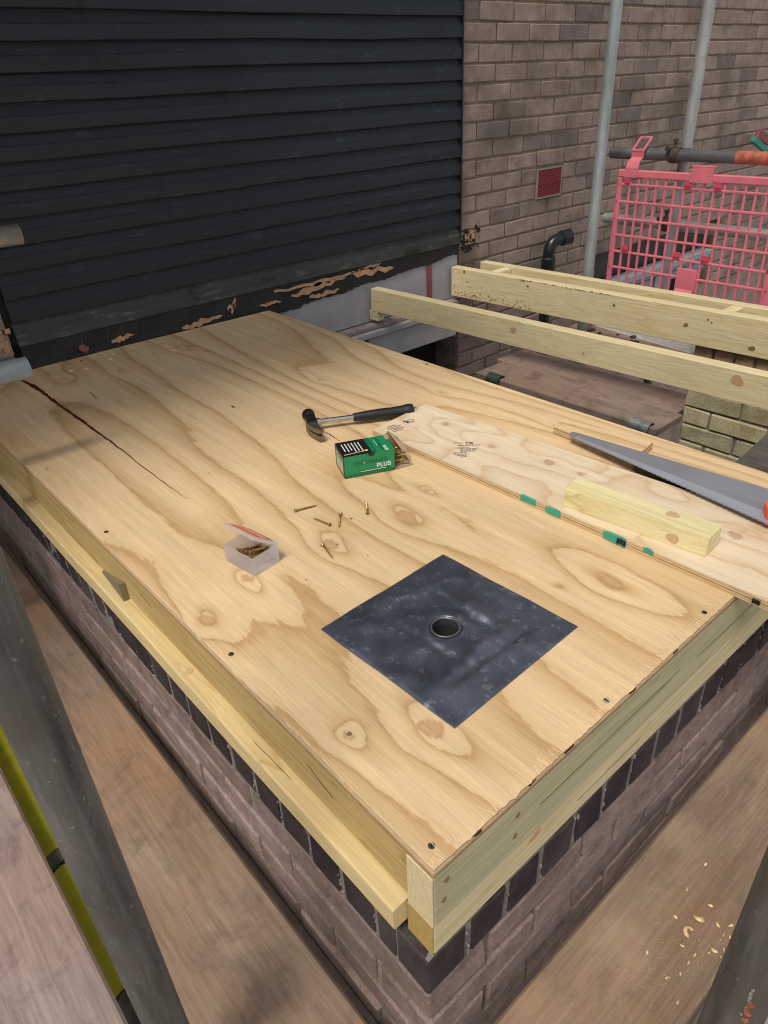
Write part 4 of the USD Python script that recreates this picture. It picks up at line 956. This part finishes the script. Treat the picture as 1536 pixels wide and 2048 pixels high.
# front print
pm = meshkit.text_mesh('PERFORMANCE', .0100, .0003, False)
sc = .080 / (pm.bounds[1][0] - pm.bounds[0][0]); pm.apply_scale([sc, 1, 1])
obj('lettering', put(pm, (.021, 0, .0280), (1, 0, 0), (0, 0, 1), (0, -1, 0)), 'box_dark_green', front)
text('PLUS', .0100, (.075, 0, .0150), (1, 0, 0), (0, 0, 1), 'print_white', front)
obj('cross_mark', cat([bx(.0452, .0478, -.0008, -.0004, .0318, .0334), bx(.0458, .0472, -.0008, -.0004, .0305, .0347)]), 'print_white', front)
obj('dark_band', bx(.034, .105, -.0004, 0, .0090, .0128), 'box_dark_green', front)
obj('small_print', cat([bx(x, x + .0034, -.0006, -.0004, .0101, .0117) for x in np.arange(.037, .098, .0041)]), 'print_white', front)
obj('dark_band', bx(0, BW, -.0004, 0, .0006, .0074), 'box_dark_green', front)
obj('tick_marks', cat([bx(x, x + .0028, -.0006, -.0004, .0012, .0064) for x in np.arange(.005, BW - .004, .0056)]), 'box_green', front)
tn = trimesh.creation.cylinder(.0085, .0006, sections=24)
obj('thumb_notch', cat([bx(.0575, .0725, -.0006, -.0002, BH - .008, BH + w, .0)]), 'box_black', front) if False else None
nt2 = prism([(.056, 0)] + [(.0645 - .0085 * math.cos(a), -.0085 * math.sin(a)) for a in np.linspace(0, np.pi, 14)] + [(.073, 0)], 0, .0004)
obj('thumb_notch', put(nt2, (0, -.0001, BH + w), (1, 0, 0), (0, 0, 1), (0, -1, 0)), 'box_black', front)
obj('pale_rim', bx(0, BW * .56, -.0005, .0002, BH + w - .0004, BH + w + .0004), 'kraft', front) if False else None
# torn kraft flaps at the open end
def flap(pts, t=.0008):
    p = np.array(pts, float); n = np.cross(p[1] - p[0], p[2] - p[0]); n /= np.linalg.norm(n)
    k = len(p); v = np.vstack([p + n * t / 2, p - n * t / 2]); f = []
    for i in range(1, k - 1): f += [[0, i, i + 1], [k, k + i + 1, k + i]]
    for i in range(k): j = (i + 1) % k; f += [[i, k + i, k + j], [i, k + j, j]]
    return T(v, f)
part('end_flap', flap([(BW, BD, .002), (BW + .038, BD + .006, .001), (BW + .034, BD + .004, .040), (BW + .012, BD + .001, .062), (BW, BD, .052)]), 'kraft', label='torn brown flap standing at the open end')
part('end_flap', flap([(BW + .012, BD + .0025, .060), (BW + .034, BD + .0, .042), (BW + .042, .040, .030), (BW + .044, .020, .004), (BW + .040, BD, .002)]), 'kraft')
part('end_flap', flap([(BW, .0, .0012), (BW + .047, .008, .0012), (BW + .044, .055, .0012), (BW, .07, .0012)]), 'kraft')
part('tongue', flap([(BW - .004, BD - .006, BH + .001), (BW + .004, BD - .010, BH + .006), (BW + .006, BD - .026, BH + .004), (BW - .002, BD - .028, BH + .001)]), 'kraft')
# screws spilling out of the open end
for k in range(13):
    yv = .012 + .0046 * k + rng.normal(0, .002); zv = .0055 + .0078 * (k % 3) + rng.uniform(0, .003)
    hx = BW + .026 + rng.uniform(-.006, .013)
    hl = np.array([hx, yv, zv]); tl = hl + np.array([-.05, rng.normal(0, .006), rng.normal(0, .0025)])
    tl[2] = max(tl[2], .003)
    H, Tt = BO + bu * hl[0] + bv * hl[1] + bz * hl[2], BO + bu * tl[0] + bv * tl[1] + bz * tl[2]
    copy_thing(first, 'brass coloured screw spilling from the open end of the green box', 'screws spilling from the green box', H, sframe(H, Tt))

# ---------------------------------------------------------------- clear plastic box with screws
PO = np.array([.1575, .6235, .0006])
pu = np.array([.999, .03, 0]); pv = np.array([-.03 * 5, .99, 0]); pv /= np.linalg.norm(pv); pu = np.array([pv[1], -pv[0], 0])
PW, PD, PH = .062, .083, .039
pb = thing('plastic_case', 'small clear plastic case of screws with its labelled lid ajar', 'plastic box', PO, frame=(pu, pv, (0, 0, 1)))
t = .0014
def tray():
    out = []
    for m in (bx(0, PW, 0, t, 0, PH, .0005), bx(0, PW, PD - t, PD, 0, PH, .0005), bx(0, t, t, PD - t, 0, PH, .0005), bx(PW - t, PW, t, PD - t, 0, PH, .0005), bx(t, PW - t, t, PD - t, 0, t)): out.append(m)
    return out
for m, nme in zip(tray(), ('near_wall', 'far_wall', 'left_wall', 'right_wall', 'base')): obj(nme, m, 'clear_plastic', pb)
la = math.radians(38)
lx = np.array([-math.cos(la), 0, math.sin(la)]); lz = np.array([math.sin(la), 0, math.cos(la)])
lidm = cat([bx(0, PW + .002, -.001, PD + .001, 0, .0014, .0004), bx(0, PW + .002, -.001, .0004, -.005, 0), bx(0, PW + .002, PD - .0004, PD + .001, -.005, 0), bx(PW + .0006, PW + .002, .0005, PD - .0005, -.005, 0)])
PL = lambda m: put(m, (PW, 0, PH + .0015), lx, (0, -1, 0) if False else (0, 1, 0), lz)
def lidput(m):
    m = m.copy(); v = m.vertices; m.vertices = np.array([PW, 0, PH + .0015]) + np.outer(v[:, 0], lx) + np.outer(v[:, 1], [0, 1, 0]) + np.outer(v[:, 2], lz); m.invert(); return m
lid = obj('lid', lidput(lidm), 'clear_plastic', pb)
obj('lid_label', lidput(bx(.006, PW - .006, .006, PD - .006, .0016, .0019)), 'label_red', lid)
obj('label_band', lidput(bx(.018, .026, .008, PD - .010, .0019, .0021)), 'label_orange', lid)
obj('label_band', lidput(bx(.034, .036, .008, PD - .010, .0019, .0021)), 'label_yellow', lid)
obj('label_band', lidput(bx(.006, .0085, .008, PD - .010, .0019, .0021)), 'label_purple', lid)
obj('label_band', lidput(bx(.046, .047, .012, PD - .010, .0019, .0021)), 'label_yellow', lid)
obj('small_print', lidput(cat([bx(.0195 + .0025 * r, .0207 + .0025 * r, y, y + rng.uniform(.002, .004), .0021, .0022) for r in range(3) for y in np.arange(.014, PD - .016, .005)])), 'print_white', lid)
obj('moulded_rib', cat([bx(.016, .019, -.0005, 0, .018, .028, .0002), bx(.030, .045, -.0005, 0, .018, .021, .0002)]), 'clear_plastic', pb)
for k in range(15):
    yv = .012 + .0042 * k + rng.normal(0, .002); zv = .006 + .0052 * (k % 4) + rng.uniform(0, .002)
    hl = np.array([.010 + rng.uniform(-.003, .008), .020 + .003 * k + rng.normal(0, .004), zv + .008]); tl = hl + np.array([.040, -.012 + rng.normal(0, .008), -.008]); tl = hl + (tl - hl) / np.linalg.norm(tl - hl) * .050
    tl[0] = min(tl[0], PW - .003); tl[2] = max(tl[2], .003); tl[1] = np.clip(tl[1], .004, PD - .004); hl[1] = np.clip(hl[1], .006, PD - .006)
    H, Tt = [PO + pu * q[0] + pv * q[1] + np.array([0, 0, q[2]]) for q in (hl, tl)]
    copy_thing(first, 'brass coloured screw heaped inside the clear plastic case', 'screws heaped in the plastic case', H, sframe(H, Tt))

# ================================================================ OPEN JOISTS, PIER AND PLATFORM ON THE RIGHT
def joist(name, label, p, q, z0, z1, wd, matn='treated_y', knots=(), kn='knot_red'):
    t = thing(name, label, 'timber', ((p[0] + q[0]) / 2, (p[1] + q[1]) / 2, z0))
    pts = []
    d = np.array(q) - np.array(p); d /= np.linalg.norm(d); n = np.array([d[1], -d[0]])
    if n[0] < 0: n = -n
    b = .0022; pts = []
    for e, sg_ in ((np.array(p, float), 1), (np.array(q, float), -1)):
        for off_, so_ in ((0, 1), (wd, -1)):
            for zz, sz in ((z0, 1), (z1, -1)):
                base = e + n * off_
                pts += [[*(base + n * so_ * b), zz], [*base, zz + sz * b]]
    obj('timber', trimesh.convex.convex_hull(np.array(pts)), matn, t)
    for (y, zz, rx, ry) in knots:
        tt = (y - p[1]) / (q[1] - p[1]); xx = p[0] + (q[0] - p[0]) * tt
        knot(t, (xx - .0002, y, zz), (-n[0], -n[1], 0), rx, ry, (d[0], d[1], 0), kn)
    return t, n
j1, n1 = joist('roof_joist', 'bare roof joist nearest the plywood sheet, meeting the white board', (1.714, 2.125), (1.803, .10), -.118, -.018, .046, knots=[(1.337, -.056, .014, .012), (.499, -.050, .020, .016), (1.03, -.08, .005, .005)])
obj('end_stub', bx(1.716, 1.758, 2.09, 2.146, -.16, -.1185, .002), 'treated_y', j1)
j2, n2 = joist('roof_joist', 'deep middle roof joist resting on the buff brick pier', (2.236, 2.13), (2.345, .10), -.155, -.018, .046, knots=[(1.25, -.06, .007, .006), (.94, -.085, .010, .008), (.683, -.125, .012, .010), (2.05, -.03, .007, .008), (1.68, -.045, .006, .005)], kn='knot_dark')
for yy, zz in ((.86, -.05), (.845, -.058), (2.03, -.075), (1.95, -.12)):
    xx = 2.236 + .109 * (2.13 - yy) / 2.03
    obj('nail_head', lathe([(0, .0009), (.004, .0008), (.0045, 0)], (xx, yy, zz), (-1, 0, 0), 10), 'knot_dark', j2)
gr = []
for k in range(190):
    if k < 120: y, z_ = rng.uniform(1.66, 2.12), -.150 + abs(rng.normal(0, .012)) + .03 * max(0, rng.normal(0, .5))
    else: y, z_ = rng.uniform(1.25, 1.75), -.0205 - abs(rng.normal(0, .0025))
    q = rng.uniform(.0006, .0022); xf = 2.236 + .109 * (2.13 - y) / 2.03
    gr.append(bx(xf - .0005, xf + .003, y - q * 2, y + q * 2, z_ - q, z_ + q, .0003, q * .4))
obj('mould_specks', cat(gr), 'mould', j2, kind='stuff')
j3, n3 = joist('roof_joist', 'farthest thin roof joist, joined to the middle joist by noggins', (2.405, 2.095), (2.475, .10), -.115, -.018, .046)
for y, lab in ((1.90, 'short noggin between the two far joists near the house wall'), (.80, 'short noggin between the two far joists above the brick pier')):
    xa = 2.2855 + .109 * (2.13 - y) / 2.03; xb = 2.405 + .07 * (2.095 - y) / 1.995
    g = thing('noggin', lab, 'timber', ((xa + xb) / 2, y, -.1))
    obj('timber', bx(xa, xb - .001, y, y + .045, -.112, -.024, .002), 'treated_x', g)

pier = thing('brick_pier', 'buff brick side pier with coping of bricks on edge under middle joist', 'pier', (2.4, .5, -2.6))
PX, PY = 2.335, .902
y = PY
k = 0
while y > -.0:
    obj('coping_brick', bx(PX + rng.uniform(-.003, .003), PX + .1, y - .070, y, -.262, -.158, .005, .004), 'buff_brick_raw', pier); y -= .0785; k += 1
for r in range(7):
    z1 = -.269 - r * .0762; z0 = z1 - .0652
    y = PY if r % 2 else PY
    lens = [.105] if r % 2 == 0 else [.218]
    y = PY; i = 0
    while y > 0.1:
        l = (.105 if r % 2 == 0 and i == 0 else .2175)
        obj('brick', bx(PX + rng.uniform(-.0025, .0025), PX + .09, max(y - l - .0035, .1), y, z0 - .0025, z1 + .0015, .005, .003), 'buff_brick', pier); y -= l + .010; i += 1
obj('mortar_core', bx(PX + .008, PX + .098, .1, PY - .009, -2.6, -.162), 'mortar_grey', pier)
obj('lower_brickwork', bx(PX + .002, PX + .0088, .1, PY - .003, -2.6, -.81), 'buff_brick', pier)

def board(name, label, x0, x1, y0, y1, ztop, th, matn, group=None, b=.004, tilt=0):
    t = thing(name, label, 'scaffold board', ((x0 + x1) / 2, (y0 + y1) / 2, ztop - th), group)
    obj('plank', bx(x0, x1, y0, y1, ztop - th, ztop, b, .002), matn, t); return t
ba = board('scaffold_board', 'brown weathered board inside the porch nearest the plywood, banded at both ends', 2.118, 2.322, .893, 1.852, -.45, .038, 'board_grey')
bb = board('scaffold_board', 'second brown board inside the porch, behind the banded one', 2.328, 2.535, .925, 1.90, -.452, .038, 'board_grey')
bc = board('scaffold_board', 'reddish raised board with black debris under the middle joist', 2.62, 2.90, .93, 1.72, -.325, .036, 'board_red')
bd = board('scaffold_board', 'lower reddish board just under the debris strewn one', 2.585, 2.62, .95, 1.70, -.375, .036, 'board_red')
def band_clip(parent, x, y, wd, ztop, th, material, label=None):
    m = cat([bx(x - .010, x + .052, y - wd / 2, y + wd / 2, ztop + .0005, ztop + .003, .001), bx(x - .0045, x - .0005, y - wd / 2, y + wd / 2, ztop - th - .004, ztop + .0028, .001)])
    c = lathe([(.0265, -wd / 2), (.030, -wd / 2), (.030, wd / 2), (.0265, wd / 2)], (x + .012, y, ztop - .015), (0, 1, 0), 28)
    return obj('band_clip', cat([c]), material, parent, smooth=35, label=label)
band_clip(ba, 2.118, 1.735, .075, -.45, .038, 'clip_green', 'dark green band round the far end')
cl = band_clip(ba, 2.118, .965, .085, -.45, .038, 'clip_steel', 'shiny steel band round the near end')
obj('band_lug', bar((2.100, .93, -.49), (2.085, .90, -.50), .012, .003), 'clip_steel', ba); obj('band_lug', bar((2.100, 1.0, -.49), (2.085, 1.03, -.50), .012, .003), 'clip_steel', ba)
sb = thing('steel_channel', 'dented galvanised steel channel lying on the reddish board', 'steel channel', (2.72, 1.33, -.325))
def channel():
    out = [bar((2.752, 1.64, -.290), (2.672, 1.075, -.290), .003, .066, .001, (0, 0, 1)), bar((2.775, 1.64, -.3235), (2.695, 1.075, -.3235), .05, .003, .001), bar((2.775, 1.64, -.257), (2.695, 1.075, -.257), .05, .003, .001)]
    return out
for m, nn in zip(channel(), ('web', 'flange', 'flange')): obj(nn, m, 'steel_board', sb)
obj('end_plate', hull([rod((2.671, 1.074, -.255), (2.671, 1.074, -.325), .006, 10), rod((2.648, 1.035, -.290), (2.648, 1.035, -.325), .004, 10), rod((2.70, 1.03, -.30), (2.70, 1.03, -.325), .004, 10)]), 'steel_board', sb)
for k, (x, y) in enumerate([(2.66, 1.62), (2.668, 1.60), (2.675, 1.585), (2.655, 1.59), (2.69, 1.455), (2.66, 1.36), (2.645, 1.33), (2.70, 1.38), (2.648, 1.53)]):
    s = rng.uniform(.004, .010)
    tag(obj('mastic_lump', hull([bx(x - s, x + s, y - s, y + s * 1.3, -.3248, -.3248 + s * 1.2, s * .4, s * .3)]), 'debris'), 'black crumb of old mastic on the reddish board', 'debris', 'black crumbs on the reddish board')

# soil pipe
pipe = thing('soil_pipe', 'black plastic soil pipe with elbow standing against the brick wall', 'pipe', (2.945, 2.07, -2.6))
pr_ = .031; cx, cy = 2.945, 2.085
pts = [(cx, cy, -2.6), (cx, cy, -.6), (cx, cy, -.07)]
for a in np.linspace(0, math.radians(82), 9): pts.append((cx + .055 * (1 - math.cos(a)), cy - .012 * (1 - math.cos(a)), -.055 + .055 * math.sin(a)))
p_end = np.array(pts[-1]) + np.array([.075, -.022, .008]); pts.append(tuple(p_end))
obj('bend', path_tube(pts, pr_, 26), 'black_plastic', pipe, smooth=40)
dv = np.array([.075, -.022, .008]); dv /= np.linalg.norm(dv)
obj('socket', lathe([(.0315, -.055), (.039, -.05), (.039, -.004), (.0405, -.003), (.0405, .004), (.033, .004), (.030, -.03), (0, -.031)], p_end, dv, 28), 'black_plastic', pipe, smooth=30)
obj('socket', lathe([(.0315, -.05), (.038, -.045), (.038, .03), (.0315, .036)], (cx, cy, -.12), (0, 0, 1), 28), 'black_plastic', pipe, smooth=30)
obj('socket', lathe([(.0315, -.05), (.042, -.045), (.042, .05), (.0315, .056)], (cx, cy, -.52), (0, 0, 1), 28), 'black_plastic', pipe, smooth=30)

# ---------------------------------------------------------------- scaffold tubes
R48 = .0242
def tube_thing(label, p, q, matn, r=R48, cat_='scaffold tube'):
    t = thing('scaffold_tube', label, cat_, np.minimum(p, q) if False else p); obj('tube', tube(p, q, r), matn, t, smooth=40); return t
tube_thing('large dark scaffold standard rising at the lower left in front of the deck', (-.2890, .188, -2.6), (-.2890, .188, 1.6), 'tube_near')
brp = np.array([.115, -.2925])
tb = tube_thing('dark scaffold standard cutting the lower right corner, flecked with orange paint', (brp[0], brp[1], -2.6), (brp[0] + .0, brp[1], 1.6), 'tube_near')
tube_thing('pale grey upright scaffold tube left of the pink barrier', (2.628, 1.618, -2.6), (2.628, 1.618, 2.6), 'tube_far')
tube_thing('pale upright scaffold tube clamped to the guard rail', (2.92, 1.385, -2.6), (2.92, 1.385, 2.6), 'tube_far_grey')
rail = tube_thing('dark horizontal guard rail tube with an orange painted length', (2.84, 1.70, .443), (2.84, -.2, .443), 'tube_rail')
obj('orange_band', tube((2.84, 1.115, .443), (2.84, .70, .443), R48 + .0006), 'orange_paint', rail, smooth=40)
tube_thing('grey horizontal tube seen through the mesh of the pink barrier', (2.955, 1.77, .142), (2.955, -.2, .142), 'tube_far_grey')
tube_thing('worn rusty tube end poking in at the left, against the cladding', (.208, 1.665, .481), (-1.5, 1.70, .481), 'tube_left_worn')
tube_thing('blue grey tube end poking in at the left, just above the plywood', (.062, 1.36, .249), (-1.5, 1.40, .249), 'tube_left')
ye = thing('sleeved_tube', 'yellow sleeved tube showing in the gap between the left boards', 'scaffold tube', (-.303, 1.3, -.56))
YZ = -.555
obj('sleeve', tube((-.303, .78, YZ), (-.303, 2.2, YZ), .031), 'yellow_paint', ye, smooth=40); obj('sleeve', tube((-.303, .44, YZ), (-.303, .735, YZ), .031), 'yellow_paint', ye, smooth=40)
obj('tube', tube((-.303, .22, YZ), (-.303, 2.25, YZ), R48), 'tube_near', ye, smooth=40)
obj('clamp_band', lathe([(.026, 0), (.033, 0), (.033, .03), (.026, .03)], (-.303, .745, YZ), (0, 1, 0), 24), 'tube_left_worn', ye)
def coupler(label, o, axis1, axis2, r=.031):
    t = thing('scaffold_coupler', label, 'coupler', o); o = np.array(o, float); a1, a2 = np.array(axis1, float), np.array(axis2, float)
    obj('clamp', lathe([(.0248, -.022), (r, -.022), (r + .002, 0), (r, .022), (.0248, .022)], o, a1, 22), 'coupler', t, smooth=35)
    n_ = np.cross(a1, a2)
    obj('clamp', lathe([(.0248, -.022), (r, -.022), (r + .002, 0), (r, .022), (.0248, .022)], o + n_ * .056, a2, 22), 'coupler', t, smooth=35)
    u = a2 if abs(a2[2]) > .5 else a1
    obj('bolt', cat([rod(o + n_ * -.012 + u * .022, o + n_ * -.012 + u * .058, .007, 10), rod(o + n_ * -.012 + u * .050, o + n_ * -.012 + u * .064, .012, 6)]), 'coupler', t)
    obj('bolt', cat([rod(o + a1 * .02 + u * .026 - n_ * .03, o + a1 * .02 + u * .026 + n_ * .02, .006, 10), rod(o + a1 * .02 + u * .026 - n_ * .042, o + a1 * .02 + u * .026 - n_ * .030, .011, 6)]), 'coupler', t)
    return t
coupler('rusty coupler joining the guard rail to the upright', (2.84, 1.385, .443), (0, 1, 0), (0, 0, 1))
coupler('rusty coupler on the grey tube seen through the barrier mesh', (2.955, 1.44, .142), (0, 1, 0), (0, 0, 1))
# scraped paint flecks on the near right standard
dirc = np.array([EYE[0] - brp[0], EYE[1] - brp[1]]); fl = []
a0 = math.atan2(dirc[1], dirc[0])
FA = .38
def on_tube(a, z, s, sz, out):
    v = []; f = []
    for i, aa in enumerate(np.linspace(-s, s, 5)):
        for j, zz in enumerate((-1, 1)):
            w_ = sz * math.sqrt(max(.05, 1 - (aa / s) ** 2)) * (1 + .3 * rng.normal())
            v.append([brp[0] + (R48 + out) * math.cos(a + aa), brp[1] + (R48 + out) * math.sin(a + aa), z + zz * w_])
    for i in range(4): f += [[2 * i, 2 * i + 2, 2 * i + 3], [2 * i, 2 * i + 3, 2 * i + 1]]
    return T(v, f)
for z_ in (.030, .0415, .0465, .0565): obj('orange_fleck', on_tube(a0 + FA + rng.normal(0, .03), z_, .13, .0042, .0006), 'orange_paint', tb)
for z_ in (.063, .068, .074, .080, .0595, .050, .037): obj('pale_fleck', on_tube(a0 + FA - .08 + rng.normal(0, .06), z_, .06, .003, .0004), 'white_dirty', tb)
dg = thing('scaffold_board', 'grey weathered board end rising past the plywood at the right edge', 'scaffold board', (1.5, .3, -.3))
obj('plank', bar((1.52, .275, -.27), (1.52, -.06, .305), .034, .225, .003, (0, .86, .5)), 'board_ash', dg)

# ---------------------------------------------------------------- pink plastic barrier
bar_t = thing('barrier_panel', 'pink plastic mesh barrier panel hooked over the dark guard rail', 'barrier', (2.78, 1.2, -.4))
BX, Y1, Y0, ZT, ZL = 2.78, 1.612, .842, .384, -.42
pt = .011
obj('top_rail', bx(BX - pt, BX + pt, Y0, Y1, ZT - .030, ZT, .004), 'pink_plastic', bar_t)
obj('bottom_rail', bx(BX - pt, BX + pt, Y0, Y1, ZL, ZL + .03, .004), 'pink_plastic', bar_t)
obj('side_rail', bx(BX - pt * .98, BX + pt * .98, Y1 - .022, Y1 - .0005, ZL + .031, ZT - .031, .004), 'pink_plastic', bar_t)
obj('side_rail', bx(BX - pt * .98, BX + pt * .98, Y0, Y0 + .034, ZL + .031, ZT - .031, .004), 'pink_plastic', bar_t)
ypos = [1.5485 - .0434 * k for k in range(16)]
zpos = [.324 - .0722 * k for k in range(10)]
for yv in ypos: obj('upright_bar', bx(BX - .006, BX + .006, yv - .0043, yv + .0043, ZL + .031, ZT - .0305, .0015), 'pink_plastic', bar_t)
for zv in zpos: obj('cross_bar', bx(BX - .0075, BX + .0075, Y0 + .0345, Y1 - .0225, zv - .0043, zv + .0043, .0015), 'pink_plastic', bar_t)
for zv in zpos: obj('rivet_hole', cat([lathe([(0, .0008), (.0045, .0008), (.0048, 0)], (BX - pt * .98, Y1 - .012, zv), (-1, 0, 0), 10), lathe([(0, .0008), (.0055, .0008), (.0058, 0)], (BX - pt * .98, Y0 + .016, zv), (-1, 0, 0), 10)]), 'pink_plastic_deep', bar_t)
# hook over the rail
hk = obj('hook', cat([bx(BX - .016, BX - .0115, 1.512, 1.572, ZT - .030, ZT + .010, .001), bar((BX - .0138, 1.542, ZT + .008), (BX - .002, 1.542, ZT + .036), .06, .0045, .001, (1, 0, 0)), bar((BX - .002, 1.542, ZT + .034), (BX + .024, 1.542, ZT + .050), .056, .0045, .001), bar((BX + .022, 1.542, ZT + .046), (BX + .020, 1.542, ZT + .076), .060, .006, .001, (1, 0, 0))]), 'pink_plastic', bar_t, label='hook strap looped over the guard rail')
la_, lb_ = np.array([BX + .020, 1.542, ZT + .076]), np.array([BX + .062, 1.534, ZT + .122])
sd_ = np.array([0, .029, 0])
obj('loop', cat([bar(la_ + sd_ * .9, lb_ + sd_ * .9, .008, .010, .002), bar(la_ - sd_ * .9, lb_ - sd_ * .9, .008, .010, .002), bar(lb_ - sd_ * 1.03, lb_ + sd_ * 1.03, .009, .0105, .002), bar(la_ - sd_ * 1.03, la_ + sd_ * 1.03, .009, .0105, .002)]), 'pink_plastic', hk)
obj('tab', bx(BX - .014, BX - .0095, 1.545, 1.572, .330, .352, .001), 'pink_plastic_deep', bar_t)
# folded clip on the top rail and the small catches
obj('top_clip', cat([bx(BX - .017, BX - .0115, 1.168, 1.262, ZT - .034, ZT + .024, .001), bx(BX - .017, BX + .02, 1.168, 1.262, ZT + .0245, ZT + .030, .001), bx(BX - .0185, BX - .0172, 1.213, 1.217, ZT - .03, ZT + .02)]), 'pink_plastic', bar_t)
for yv, zv in ((1.268, .340), (1.137, .340), (1.5265, .053), (1.268, .053), (1.137, .053), (.858, .050)):
    obj('catch', cat([bx(BX - .013, BX - .0078, yv - .016, yv + .016, zv - .016, zv + .016, .001), bx(BX - .016, BX - .0131, yv - .013, yv + .013, zv - .006, zv + .004, .001)]), 'pink_plastic_deep', bar_t)
obj('lower_hook', cat([bx(BX - .018, BX - .0078, 1.160, 1.252, -.085, .005, .002), bar((BX - .013, 1.206, -.083), (BX - .035, 1.206, -.112), .085, .009, .002), bx(BX - .0195, BX - .0182, 1.204, 1.208, -.08, .0)]), 'pink_plastic', bar_t)
gs = thing('strap_end', 'green strap end crossing the wall at the right edge', 'strap', (5.1, 2.0, .28))
obj('strap', bar((4.985, 2.02, .335), (5.32, 1.98, .185), .03, .035, .004), 'green_strip', gs)
obj('red_tail', bar((5.10, 2.05, .36), (5.30, 2.05, .30), .03, .06, .004), 'red_oxide', gs)

ul = thing('upper_scaffold_lift', 'added unseen scaffold lift overhead that shades the far deck and wall', 'scaffold', (0, 1.6, 1.95), kind='structure')  # unseen boards added overhead to shade the far deck and cladding
for k in range(5): obj('plank', bx(-3.2, .55, .95 + .23 * k, 1.173 + .23 * k, 1.95, 1.988, .004), 'board_brown', ul)
# ================================================================ SCAFFOLD BOARDS ROUND THE PORCH
ZBD = -.46
board('scaffold_board', 'brown stained board running along the left side of the porch', -.262, -.0485, -.9, 2.12, ZBD, .038, 'board_brown', b=.005)
board('scaffold_board', 'pinkish weathered board at the lower left, beyond the yellow tube', -.55, -.3250, -.9, 2.12, ZBD - .002, .038, 'board_pink', b=.005)
board('scaffold_board', 'speckled board in front of the porch scattered with sawdust', -.235 + .01 + .19, 2.6, -.228, -.0325, ZBD + .004, .038, 'board_dust', b=.005)
board('scaffold_board', 'grey board just showing past the lower right standard', .0, 2.6, -.50, -.262, ZBD, .038, 'board_grey', b=.005)
# sawdust and shavings
sd = []; centres = [(.385, -.20, .032, 1500), (.30, -.185, .045, 1500), (.25, -.15, .045, 500), (.445, -.215, .022, 900), (.55, -.13, .18, 500), (.85, -.10, .18, 350)]
for cx_, cy_, s, n_ in centres:
    for _ in range(n_):
        x, y = rng.normal(cx_, s), rng.normal(cy_, min(s, .03))
        if not (-.226 < y < -.036): continue
        a = rng.uniform(0, 6.28); l = rng.uniform(.0005, .0017); w_ = rng.uniform(.0003, .0007); h_ = rng.uniform(.0003, .0014)
        c, s_ = math.cos(a), math.sin(a)
        v = np.array([[x - l * c, y - l * s_, ZBD + .0042], [x + l * c, y + l * s_, ZBD + .0042], [x - w_ * s_, y + w_ * c, ZBD + .0042 + h_], [x + w_ * s_, y - w_ * c, ZBD + .0042 + h_ * .6]])
        sd.append((v, np.array([[0, 1, 2], [0, 3, 1], [0, 2, 3], [1, 3, 2]])))
for _ in range(130):
    x, y = rng.normal(.43, .05), rng.normal(-.185, .03)
    if not (-.226 < y < -.036): continue
    a = rng.uniform(0, 6.28); l, w_ = rng.uniform(.0015, .0042), rng.uniform(.0006, .0014); c, s_ = math.cos(a), math.sin(a); z_ = ZBD + .0045
    sd.append((np.array([[x - l * c, y - l * s_, z_], [x + w_ * s_, y - w_ * c, z_ + .0006], [x + l * c, y + l * s_, z_ + rng.uniform(0, .002)], [x - w_ * s_, y + w_ * c, z_ + .0010]]), np.array([[0, 1, 2], [0, 2, 3], [0, 2, 1], [0, 3, 2]])))
V = np.vstack([v for v, _ in sd]); F = np.vstack([f + 4 * i for i, (_, f) in enumerate(sd)])
tag(obj('sawdust', T(V, F), 'sawdust'), 'fine pale sawdust scattered over the front scaffold board', 'sawdust', kind='stuff')
def curl(x, y, r, turn, w_, tilt, a):
    """A plane shaving: a thin curled ribbon."""
    n_ = 16; t_ = np.linspace(0, turn, n_); rr = r * (1 - .25 * t_ / max(turn, .1))
    p = np.stack([rr * np.cos(t_), rr * np.sin(t_)], 1); v = []
    for i in range(n_):
        ww = w_ * math.sin(math.pi * min(1, (i + 1.5) / (n_ + 1))) ** .5
        v += [[p[i, 0], p[i, 1] * math.cos(tilt), p[i, 1] * math.sin(tilt)], [p[i, 0] * .38, p[i, 1] * math.cos(tilt) * .38, p[i, 1] * math.sin(tilt) + ww * .55]]
    v = np.array(v); v[:, 2] -= v[:, 2].min(); c, s_ = math.cos(a), math.sin(a)
    v = np.stack([x + v[:, 0] * c - v[:, 1] * s_, y + v[:, 0] * s_ + v[:, 1] * c, ZBD + .0045 + v[:, 2]], 1)
    f = []
    for i in range(n_ - 1): f += [[2 * i, 2 * i + 2, 2 * i + 3], [2 * i, 2 * i + 3, 2 * i + 1]]
    return T(np.vstack([v, v + [0, 0, .0003]]), f + [[b + 2 * n_ for b in t3[::-1]] for t3 in f])
for k, (x, y) in enumerate([(.493, -.125), (.498, -.165), (.438, -.136), (.405, -.123), (.461, -.163), (.427, -.163), (.476, -.19), (.491, -.202), (.482, -.212), (.471, -.213), (.402, -.166), (.434, -.205), (.422, -.2), (.444, -.215), (.431, -.218), (.384, -.184), (.361, -.188), (.337, -.178), (.319, -.207), (.403, -.185), (.428, -.178), (.493, -.213), (.455, -.205), (.465, -.2), (.56, -.12), (.35, -.13)]):
    big = k in (4, 5)
    m = curl(x, y, .0105 if big else rng.uniform(.0032, .0068), rng.uniform(3.6, 5.2) if big else rng.uniform(1.4, 3.6), rng.uniform(.003, .0055), rng.uniform(.1, .9), rng.uniform(0, 6.28))
    lab = 'pale curled wood shaving on the speckled front board'
    tag(obj('wood_shaving', m, 'shaving', smooth=True), lab, 'shaving', 'wood shavings on the front board')
